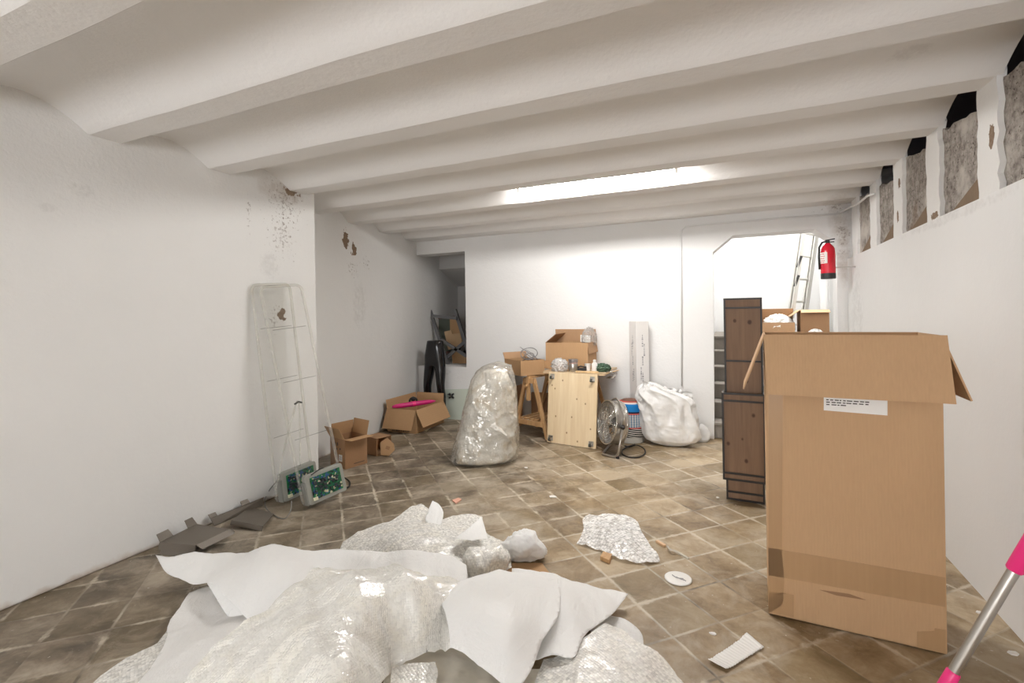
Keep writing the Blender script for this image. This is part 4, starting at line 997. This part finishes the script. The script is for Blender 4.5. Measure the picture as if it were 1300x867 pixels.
tag(make('grey_cable', B().tube(smoothpath([fl(358, 606, .20), fl(345, 618, .10), fl(337, 632, .03), fl(338, 645, .008), fl(350, 655, .006), fl(362, 658, .006), fl(369, 648, .04), fl(370, 636, .10)]), .0035, 8), CABLE_GREY, smooth=True), 'thin grey cable looping on the floor beside the acrylic panels', 'cable')
pw = thing('power_cable', 'black power cable with plug curling out behind the front acrylic panel', 'cable')
make('cord', B().tube(smoothpath([fl(431, 606, .03), fl(438, 607, .02), fl(444, 612, .009), fl(443, 617.5, .009), fl(437, 620, .009), fl(430, 620, .009)]), .006, 8), BLACK, pw, smooth=True)
make('plug', B().beam(fl(427, 607, .035), fl(435, 605.5, .03), .03, .035), BLACK, pw, bevel=.006)
tag(make('dark_wire', B().tube(smoothpath([fl(395, 603, .24), fl(402, 598, .25), fl(408, 594.5, .25), fl(411, 594, .24)]), .004, 8), BLACK, smooth=True), 'short dark wire arching between the circuit housings', 'wire')

# ------------------------------------------------------------------ bent sheet-metal brackets
def bracket(label, corners, lips, t=.004):
    """corners: 4 floor-projected points (px,py,z); lips: list of (i, j, vector, t0, t1)"""
    th = thing('metal_bracket', label, 'metal bracket', (0, 0, 0))
    P = [fl(*c) for c in corners]
    make('plate', B().prism(P, (0, 0, -t)), GREY_METAL, th)
    for i, j, vec, u0, u1, tp in lips:
        a, b_ = P[i].lerp(P[j], u0), P[i].lerp(P[j], u1)
        make('lip', B().flap(a, b_, vec, Vector(vec).length, t, tp), GREY_METAL, th)
    return th
bracket('grey sheet-metal bracket with upturned lips stacked on another by the wall', [(203, 688, .075), (249, 692, .075), (291, 672, .075), (250, 665, .075)],
        [(0, 1, (0, -.01, -.04), 0, 1, 0), (0, 3, (-.02, -.012, .042), .0, .34, .006), (0, 3, (-.02, -.012, .046), .74, 1.0, .006), (1, 2, (.02, .02, -.03), 0, 1, 0)])
bracket('grey sheet-metal bracket lying underneath the stacked one by the wall', [(205, 697, .03), (245, 701, .022), (295, 672, .022), (258, 668, .03)],
        [(0, 1, (0, -.01, -.026), 0, 1, 0), (1, 2, (.01, .01, -.02), 0, 1, 0)])
bracket('long grey metal bracket leaning on the wall behind the stacked ones', [(267, 658, .06), (272, 667, .012), (333, 641, .012), (335, 631, .062)],
        [(0, 3, (-.02, .0, .02), .0, .12, .0), (0, 3, (-.02, .0, .025), .56, .72, .004)])
bracket('flat grey metal bracket on the floor in front of the leaning one', [(294, 660, .05), (334, 668, .03), (348, 652, .012), (318, 643, .012)],
        [(0, 1, (0, -.01, -.028), 0, 1, .0)])

# ------------------------------------------------------------------ sheets of packing material
def catmull(P, n):
    """closed outline: smooth where it bends gently, crisp at its corners"""
    out = []; m = len(P)
    def corner(i):
        a = (P[i] - P[i - 1]); b_ = (P[(i + 1) % m] - P[i])
        return a.length > 1e-6 and b_.length > 1e-6 and a.angle(b_) > math.radians(48)
    for i in range(m):
        p0, p1, p2, p3 = P[i - 1], P[i], P[(i + 1) % m], P[(i + 2) % m]; e = p2 - p1
        t1 = e * .8 if corner(i) else (p2 - p0) / 2; t2 = e * .8 if corner((i + 1) % m) else (p3 - p1) / 2
        t1 = t1 * min(1, e.length / max(t1.length, 1e-6)); t2 = t2 * min(1, e.length / max(t2.length, 1e-6))
        for k in range(n):
            u = k / n; out.append(p1 * (2 * u ** 3 - 3 * u * u + 1) + t1 * (u ** 3 - 2 * u * u + u) + p2 * (-2 * u ** 3 + 3 * u * u) + t2 * (u ** 3 - u * u))
    return out
def inside(p, poly):
    r = False; j = len(poly) - 1
    for i in range(len(poly)):
        if (poly[i][1] > p[1]) != (poly[j][1] > p[1]) and p[0] < (poly[j][0] - poly[i][0]) * (p[1] - poly[i][1]) / (poly[j][1] - poly[i][1]) + poly[i][0]: r = not r
        j = i
    return r
def sheet(name, label, cat, outline, ctrl, mat, step=.016, amp=.012, freq=6, seed=0, ragged=.006, solid=0, group=None, sm=3e-5, folds=(), ridge=1.0, smooth_n=4, lo=.003):
    P = [fl(*o) for o in outline]
    C = [fl(*o) for o in ctrl]
    ring = catmull(P, smooth_n)
    if ragged:
        for i, p in enumerate(ring):
            w = noise.noise(Vector((i * .7, seed, 1))) * ragged; w2 = noise.noise(Vector((i * .7, seed, 9))) * ragged
            p.x += w; p.y += w2
    src = [Vector(p) for p in ring[::2]] + C
    X = np.array([[p.x, p.y] for p in src]); Z = np.array([p.z for p in src]); n = len(src)
    d = np.sqrt(((X[:, None] - X[None]) ** 2).sum(-1)) + 1e-9
    K = d ** 2 * np.log(d) + np.eye(n) * sm
    A = np.zeros((n + 3, n + 3)); A[:n, :n] = K; A[:n, n] = 1; A[:n, n + 1:] = X; A[n, :n] = 1; A[n + 1:, :n] = X.T
    w = np.linalg.solve(A, np.concatenate([Z, [0, 0, 0]]))
    def zf(x, y):
        r = np.sqrt((X[:, 0] - x) ** 2 + (X[:, 1] - y) ** 2) + 1e-9
        return float((w[:n] * r ** 2 * np.log(r)).sum() + w[n] + w[n + 1] * x + w[n + 2] * y)
    ring2 = [Vector((p.x, p.y)) for p in ring]
    # even out the boundary spacing
    xs = [p.x for p in ring2]; ys = [p.y for p in ring2]
    pts = list(ring2); m = len(pts); rng = random.Random(seed)
    y = min(ys); row = 0
    while y < max(ys):
        x = min(xs) + (step / 2 if row % 2 else 0)
        while x < max(xs):
            q = (x + rng.uniform(-.15, .15) * step, y + rng.uniform(-.15, .15) * step)
            if inside(q, ring2): pts.append(Vector(q))
            x += step
        y += step * .866; row += 1
    res = delaunay_2d_cdt(pts, [(i, (i + 1) % m) for i in range(m)], [], 1, 1e-5)
    bm = bmesh.new(); vs = []
    zmax = max(Z) + .05
    for p in res[0]:
        z = min(zf(p.x, p.y), zmax)
        h = 0; a = 1; f = freq
        for k in range(4):
            s = noise.noise(Vector((p.x * f, p.y * f, seed * 2.7 + k)))
            h += a * (ridge * (.35 - 1.3 * abs(s)) + (1 - ridge) * s); a *= .5; f *= 2.0
        for (fx, fy), kk, aa in folds:
            u = p.x * fx + p.y * fy + .06 * noise.noise(Vector((p.x * 3, p.y * 3, seed)))
            h += aa * math.sin(u * kk) ** 3
        vs.append(bm.verts.new((p.x, p.y, max(z + amp * h, lo))))
    for f in res[2]:
        try: bm.faces.new([vs[i] for i in f])
        except Exception: pass
    bmesh.ops.recalc_face_normals(bm, faces=bm.faces)
    return tag(make(name, bm, mat, smooth=True, solid=solid), label, cat, group)

# bottom layers first
sheet('bubble_wrap_sheet', 'bubble wrap on the floor along the near corner, lowest of the pile under the foam', 'bubble wrap',
      [(212, 800, .02), (200, 815, .02), (160, 836, .01), (128, 858, .01), (95, 890, .01), (160, 960, .01), (320, 960, .05), (330, 860, .07), (280, 790, .07)], [(230, 850, .05)], BUB_CLEAR, amp=.008, seed=2)
sheet('foam_sheet', 'white foam sheet twisting out from under the big bubble wrap towards the camera', 'foam sheet',
      [(262, 744, .06), (240, 752, .05), (228, 772, .045), (214, 792, .04), (211, 812, .05), (190, 850, .06), (150, 905, .06), (190, 960, .06), (290, 950, .09), (330, 870, .10), (350, 800, .11), (330, 760, .10)],
      [(250, 820, .10), (270, 780, .06), (225, 850, .09)], FOAM_THIN, amp=.010, freq=4, seed=3, solid=.001)
sheet('bubble_wrap_sheet', 'long bubble wrap with a rolled end behind the white foam sheet', 'bubble wrap',
      [(430, 712, .02), (436, 688, .02), (455, 676, .04), (480, 666, .06), (505, 656, .07), (520, 645, .09), (535, 641, .09), (545, 647, .09), (558, 660, .07), (580, 654, .05), (600, 652, .04), (612, 656, .02), (618, 676, .02), (640, 690, .02), (650, 720, .02), (600, 748, .02), (500, 745, .02)],
      [(500, 685, .12), (540, 668, .13), (560, 690, .10), (470, 700, .06)], BUB_CLEAR, amp=.016, freq=6, seed=5)
sheet('foam_sheet', 'small white foam corner standing up at the back of the bubble wrap', 'foam sheet',
      [(540, 661, .115), (543, 649, .14), (549, 636, .17), (557, 640, .155), (563, 651, .13), (560, 666, .10), (549, 670, .10)], [], FOAM, amp=.004, seed=6, ragged=.001, solid=.001, smooth_n=3)
sheet('foam_sheet', 'triangular white foam sheet lying over the long bubble wrap', 'foam sheet',
      [(577, 684, .13), (595, 670, .13), (611, 655.5, .125), (615, 668, .11), (619, 684, .10), (600, 686, .13)], [], FOAM, amp=.004, seed=7, ragged=.001, solid=.001, smooth_n=3)
# roll of bubble wrap
rl = thing('bubble_wrap_roll', 'bunched roll of bubble wrap ending at the crumpled white foam', 'bubble wrap')
ra_, rb_ = fl(590, 718, .07), fl(645, 706, .06)
bm = bmesh.new(); seg, nn_ = 64, 40; dd = (rb_ - ra_); L_ = dd.length; dd.normalize(); xx_ = dd.cross(UP).normalized(); yy_ = xx_.cross(dd)
rings = []
for i in range(nn_):
    t = i / (nn_ - 1); c = ra_ + dd * L_ * t; r = .083 * (1 - .22 * t) * (.35 + .65 * min(1, math.sin(PI * min(max(t, .03), .97)) * 2.2))
    rg = []
    for k in range(seg):
        a = 2 * PI * k / seg; p = c + (xx_ * math.cos(a) + yy_ * math.sin(a) * .85) * r
        w = sum((.5 - 1.4 * abs(noise.noise(p * 9 * 2 ** j))) * .5 ** j for j in range(4)); p += (xx_ * math.cos(a) + yy_ * math.sin(a)) * w * .016; p.z = max(p.z, .006); rg.append(bm.verts.new(p))
    rings.append(rg)
for A_, B_ in zip(rings, rings[1:]):
    for k in range(seg): bm.faces.new((A_[k], A_[(k + 1) % seg], B_[(k + 1) % seg], B_[k]))
bm.faces.new(rings[0][::-1]); bm.faces.new(rings[-1]); make('outer_layer', bm, BUB_CLEAR, rl, smooth=True)
tag(make('flattened_cardboard', B().prism([fl(640, 742), fl(705, 738), fl(688, 716), (fl(640, 716))], (0, 0, .006)), CARD), 'flattened piece of orange-brown cardboard under the crumpled white foam', 'cardboard')
def at(px, py, z=0): p = fl(px, py, z); return (p.x, p.y, z)
o = crumple('crumpled_foam', 'crumpled ball of white foam sheet in the middle of the floor', 'foam', at(664, 706, .008), .112, (1.2, .85, .86), FOAM, 21, .55, freq=1.25, ridge=False)
# main sheets
sheet('foam_sheet', 'wide white foam sheet across the back of the pile, one corner lifting towards the wall', 'foam sheet',
      [(197.5, 706, .10), (215, 706, .12), (240, 702, .13), (270, 702, .13), (300, 702.5, .13), (320, 699, .16), (335, 694.5, .20), (348, 690.5, .22), (365, 694, .22), (385, 698, .21), (400, 697.5, .21), (440, 698, .21), (480, 700, .19), (520, 699, .18), (550, 701, .16), (575, 708, .13), (592, 717, .11), (594, 735, .11), (560, 752, .11), (480, 775, .11), (400, 775, .13), (345, 785, .12), (318, 788, .11), (300, 770, .14), (270, 742, .13), (250, 742, .09), (232, 737, .085), (212, 727, .085)],
      [(300, 725, .17), (350, 715, .23), (340, 745, .19), (420, 725, .17), (270, 720, .12), (500, 730, .14)], FOAM, amp=.006, freq=4, seed=11, ragged=.002, solid=.001, folds=[((.8, .6), 34, .7)])
sheet('foam_sheet', 'white foam flap folding down to a point in front of the wide foam sheet', 'foam sheet',
      [(262, 739, .125), (275, 760, .10), (286, 778, .085), (296, 790, .075), (303, 790, .08), (325, 776, .11), (352, 754, .15), (330, 742, .17), (300, 737, .155)],
      [(300, 762, .125)], FOAM, amp=.003, seed=12, ragged=.001, solid=.001)
sheet('bubble_wrap_sheet', 'biggest bubble wrap sheet heaped over the middle of the pile', 'bubble wrap',
      [(393, 727, .26), (400, 722, .27), (418, 724, .26), (450, 726, .24), (490, 726, .23), (530, 730, .21), (565, 734, .19), (590, 738, .17), (620, 745, .14), (640, 760, .12), (650, 790, .10), (630, 812, .08), (600, 822, .07), (575, 824, .065), (562, 827, .065), (548, 832, .065), (530, 838, .07), (500, 848, .07), (480, 880, .08), (460, 950, .08), (200, 950, .10), (222, 885, .13), (245, 850, .16), (275, 818, .19), (310, 792, .21), (350, 762, .24), (380, 738, .26)],
      [(420, 770, .30), (480, 770, .27), (380, 820, .25), (450, 850, .22), (540, 780, .20), (330, 850, .21)], BUB, amp=.024, freq=5.5, seed=14, step=.012, folds=[((.9, -.45), 42, .35), ((.55, .83), 30, .3)])
sheet('plastic_film_sheet', 'brownish clear film on the floor at the bottom edge between two foam sheets', 'plastic film',
      [(490, 846, .05), (550, 822, .045), (590, 812, .045), (650, 850, .05), (685, 850, .04), (690, 900, .03), (640, 960, .03), (470, 960, .05)], [(570, 860, .055)], film('brown_tinged_film', (.86, .80, .68, 1), .12, 0, 8, .2, .06, trans=.1, cstr=.4), amp=.014, freq=8, seed=15)
sheet('bubble_wrap_sheet', 'small scrap of bubble wrap at the bottom edge below the big sheet', 'bubble wrap',
      [(497, 848, .075), (520, 842, .08), (552, 841, .075), (556, 855, .07), (552, 880, .065), (556, 930, .06), (490, 930, .07)], [], BUB_CLEAR, amp=.008, seed=16)
sheet('bubble_wrap_sheet', 'bubble wrap spread over the tiles at the bottom edge beyond the foam point', 'bubble wrap',
      [(690, 838, .05), (712, 832, .06), (740, 812, .08), (768, 791, .08), (790, 800, .065), (810, 815, .055), (830, 826, .045), (846, 838, .03), (860, 858, .015), (885, 890, .01), (900, 950, .01), (680, 950, .05), (676, 880, .05)],
      [(780, 850, .08), (740, 860, .08)], BUB_CLEAR, amp=.012, freq=6, seed=17)
sheet('foam_sheet', 'white foam strip with a rounded corner peeping out beside the bottom bubble wrap', 'foam sheet',
      [(745, 795, .02), (775, 782, .025), (792, 786, .03), (808, 797, .03), (815, 806, .025), (817, 818, .015), (817, 830, .012), (805, 840, .012), (770, 830, .015)], [], FOAM, amp=.003, seed=18, ragged=.001, solid=.003)
sheet('foam_sheet', 'white foam sheet whose pointed corner reaches across the bare tiles', 'foam sheet',
      [(650, 722, .13), (668, 722, .125), (690, 725, .11), (705, 729, .10), (715, 733, .10), (730, 738, .09), (745, 742.5, .08), (760, 746, .07), (780, 749.5, .06), (797.5, 754.5, .055), (788, 766, .06), (778, 780, .07), (762, 791, .085), (745, 803, .09), (736, 818, .09), (730, 832, .085), (718, 835, .085), (700, 832, .09), (688, 836, .085), (670, 838, .09), (655, 810, .10), (648, 770, .11)],
      [(720, 780, .13), (690, 760, .15)], FOAM, amp=.006, freq=5, seed=19, ragged=.002, solid=.001, folds=[((.75, .65), 40, .6)])
sheet('foam_sheet', 'large white foam sheet draped between the big bubble wrap and the pointed sheet', 'foam sheet',
      [(556, 752, .20), (580, 740, .20), (605, 731, .19), (634, 722.5, .17), (650, 727, .165), (668, 729, .155), (690, 731, .14), (709, 734, .13), (712, 760, .15), (708, 785, .15), (690, 810, .14), (682, 832, .13), (675, 850, .12), (664, 868, .11), (650, 885, .10), (635, 868, .11), (612, 848, .125), (592, 832, .135), (572, 822, .15), (568, 790, .19)],
      [(630, 780, .22), (640, 820, .18), (600, 790, .21)], FOAM, amp=.006, freq=4, seed=20, ragged=.002, solid=.001, folds=[((.9, .3), 26, .6)])
sheet('bubble_wrap_sheet', 'separate folded piece of bubble wrap lying alone on the tiles', 'bubble wrap',
      [(732, 689, .010), (738, 680, .018), (741, 671, .025), (740, 660, .03), (748, 652, .035), (757, 653.5, .035), (775, 653, .03), (797, 655, .03), (808, 661, .03), (814, 674, .03), (824, 690, .025), (835, 704, .02), (838, 712, .012), (822, 714, .012), (803, 713.5, .012), (786, 709, .014), (765, 700, .012), (748, 694, .010)],
      [(760, 675, .055), (790, 688, .05), (780, 666, .045)], film('folded_bubble_wrap', (.97, .965, .95, 1), .20, 60, 5, .22, .03, None, .6, trans=.10, cstr=.15, fk=.12, bm_=.34, pb=.55), amp=.014, freq=8, seed=23, step=.011)

# ------------------------------------------------------------------ scraps on the tiles
tag(make('wooden_offcut', B().prism([fl(762, 711), fl(774, 716.5), fl(777, 708), fl(766, 704.5)], (0, 0, .022)), PINE2, bevel=.002), 'small block of wood on the tiles in front of the lone bubble wrap', 'wood offcut')
tag(make('wooden_stick', B().beam(fl(834, 687, .006), fl(844, 693, .006), .018, .012), simple('pale_stick', srgb(214, 178, 140), .6)), 'short pale stick on the tiles beside the lone bubble wrap', 'stick')
tag(make('film_shred', B().tube(smoothpath([fl(848, 694, .01), fl(851, 698, .02), fl(858, 700, .012), fl(866, 704, .006), fl(874, 709, .005)]), [.012] * 4 + [.009] * 8 + [.004] * 13 if False else .006, 6), FILM_CLEAR, smooth=True), 'twisted shred of clear film next to the pale stick', 'plastic film')
dc = thing('white_disc', 'round white disc with a grey smudge lying on the tiles', 'disc', at(861, 735.5))
make('plate', B().lathe([(.060, 0), (.066, .003), (.066, .007), (.060, .009), (.03, .008), (0, .008)], 36, cap=False), PAPER, dc, smooth=True)
b = B()
for k in range(3): b.tube(smoothpath([(-.03 + k * .02, .015 - k * .012, .0095), (-.005 + k * .02, -.004 - k * .006, .0095), (.025 + k * .006, .0 - k * .01, .0095)]), .0022, 5)
make('smudge', b, INK_PALE, dc)
# corrugated paper
P4 = [fl(899, 841), fl(922, 853), fl(970, 823), fl(948, 808)]
bm = bmesh.new(); nu, nv_ = 60, 10; G = []
for i in range(nu + 1):
    u = i / nu; row_ = []
    for j in range(nv_ + 1):
        v = j / nv_; p = P4[0].lerp(P4[3], u).lerp(P4[1].lerp(P4[2], u), v); p = p.copy()
        p.z = .006 + .0016 * math.sin(u * 2 * PI * 16) + .020 * max(0, u - .75) ** 1.2 * (1 - v) * 3 + .012 * max(0, .12 - u) * 4; p += Vector((noise.noise(Vector((u * 9, v * 2, 1))) * .003, noise.noise(Vector((u * 7, v * 3, 4))) * .004, 0)); row_.append(bm.verts.new(p))
    G.append(row_)
for i in range(nu):
    for j in range(nv_): bm.faces.new((G[i][j], G[i + 1][j], G[i + 1][j + 1], G[i][j + 1]))
tag(make('corrugated_paper', bm, PAPER, smooth=True, solid=.0015), 'torn white corrugated paper on the tiles in front of the tall carton', 'paper')
tag(make('pink_scrap', B().prism([fl(574, 636), fl(579, 640), fl(586, 635), fl(582, 633)], (0, 0, .008)), simple('salmon_paper', srgb(222, 170, 148), .7)), 'small salmon-pink scrap on the tiles behind the foam corner', 'scrap')
for lbl, px, py, s in [('white plaster flake on the tiles between the clear sack and the lone bubble wrap', 702, 631, .030), ('tiny white plaster flake nearest the clear sack on the open tiles', 668, 594, .018),
                       ('white plaster flake on the tiles near the wooden display stand', 911, 632, .014), ('white plaster flake on the tiles beside the torn corrugated paper', 905, 805, .014),
                       ('white plaster flake by the foot of the wall beyond the tall carton', 1246, 779, .022), ('larger white plaster flake beside the broom pole', 1286, 830, .024)]:
    p = fl(px, py); rng = random.Random(px)
    poly = [(p.x + s * (.6 + .5 * rng.random()) * math.cos(k * PI / 3), p.y + s * .7 * (.6 + .5 * rng.random()) * math.sin(k * PI / 3), .0005) for k in range(6)]
    tag(make('plaster_flake', B().prism(poly, (0, 0, .005)), PAPER), lbl, 'plaster flake')

# ------------------------------------------------------------------ broom pole
bp = thing('broom', 'steel broom pole with a pink grip leaning at the edge against the wall', 'broom')
ybr = 1.62
A1, A2 = ony(1209, 856, ybr), ony(1290, 720, ybr); dv = (A2 - A1).normalized()
tw = (1.062 - A1.x) / dv.x; top_ = A1 + dv * tw; tf = (.05 - A1.z) / dv.z; bot = A1 + dv * tf
make('pole', B().cyl(A1 - dv * .012, A2 + dv * .01, .0125, seg=24), STEEL, bp, smooth='auto')
g0 = A2 - dv * .012; L = (top_ - g0).length
make('grip', B().tube([g0, g0 + dv * .005, g0 + dv * (L * .9), top_ - dv * .01], [.0145, .018, .0175, .014], 24), PINK, bp, smooth='auto')
make('collar', B().tube([bot, A1 - dv * .02, A1 + dv * .006, A1 + dv * .010], [.017, .016, .0155, .013], 24), PINK, bp, smooth='auto')
hd = make('head', B().beam(bot + Vector((0, -.14, .0)), bot + Vector((0, .14, 0)), .05, .035), PINK, bp, bevel=.006)
b = B()
for i in range(18):
    for j in range(3):
        p = bot + Vector((-.016 + j * .016, -.128 + i * .015, -.012)); b.cyl(p, Vector((p.x + (j - 1) * .008, p.y, .001)), .005, seg=5)
make('bristles', b, simple('white_bristle', srgb(220, 216, 210), .6), hd)['kind'] = 'stuff'

# ------------------------------------------------------------------ camera, world, view
sc = bpy.context.scene
cd = bpy.data.cameras.new('camera'); cam = bpy.data.objects.new('camera', cd); COL.objects.link(cam)
cd.sensor_fit = 'HORIZONTAL'; cd.sensor_width = 36; cd.lens = 36 * FPX / 1300; cd.shift_x = 0; cd.shift_y = -(433.5 - HORIZ) / 1300; cd.clip_start = .05
cam.matrix_world = Matrix.Translation(CAM) @ Matrix.Rotation(YAW, 4, 'Z') @ Matrix.Rotation(PI / 2, 4, 'X') @ Matrix.Rotation(-ROLL, 4, 'Z')
sc.camera = cam
w = bpy.data.worlds.new('world'); sc.world = w; w.use_nodes = True
w.node_tree.nodes['Background'].inputs[0].default_value = (.9, .93, 1, 1); w.node_tree.nodes['Background'].inputs[1].default_value = .2
sc.view_settings.view_transform = 'Standard'; sc.view_settings.look = 'None'; sc.view_settings.gamma = 1.0; sc.view_settings.use_curve_mapping = False
sc.view_settings.exposure = 0.04
sc.cycles.use_denoising = True
sc.cycles.max_bounces = 10; sc.cycles.diffuse_bounces = 5; sc.cycles.glossy_bounces = 4; sc.cycles.transparent_max_bounces = 12; sc.cycles.transmission_bounces = 6
sc.cycles.sample_clamp_indirect = 6.0; sc.cycles.caustics_reflective = False; sc.cycles.caustics_refractive = False
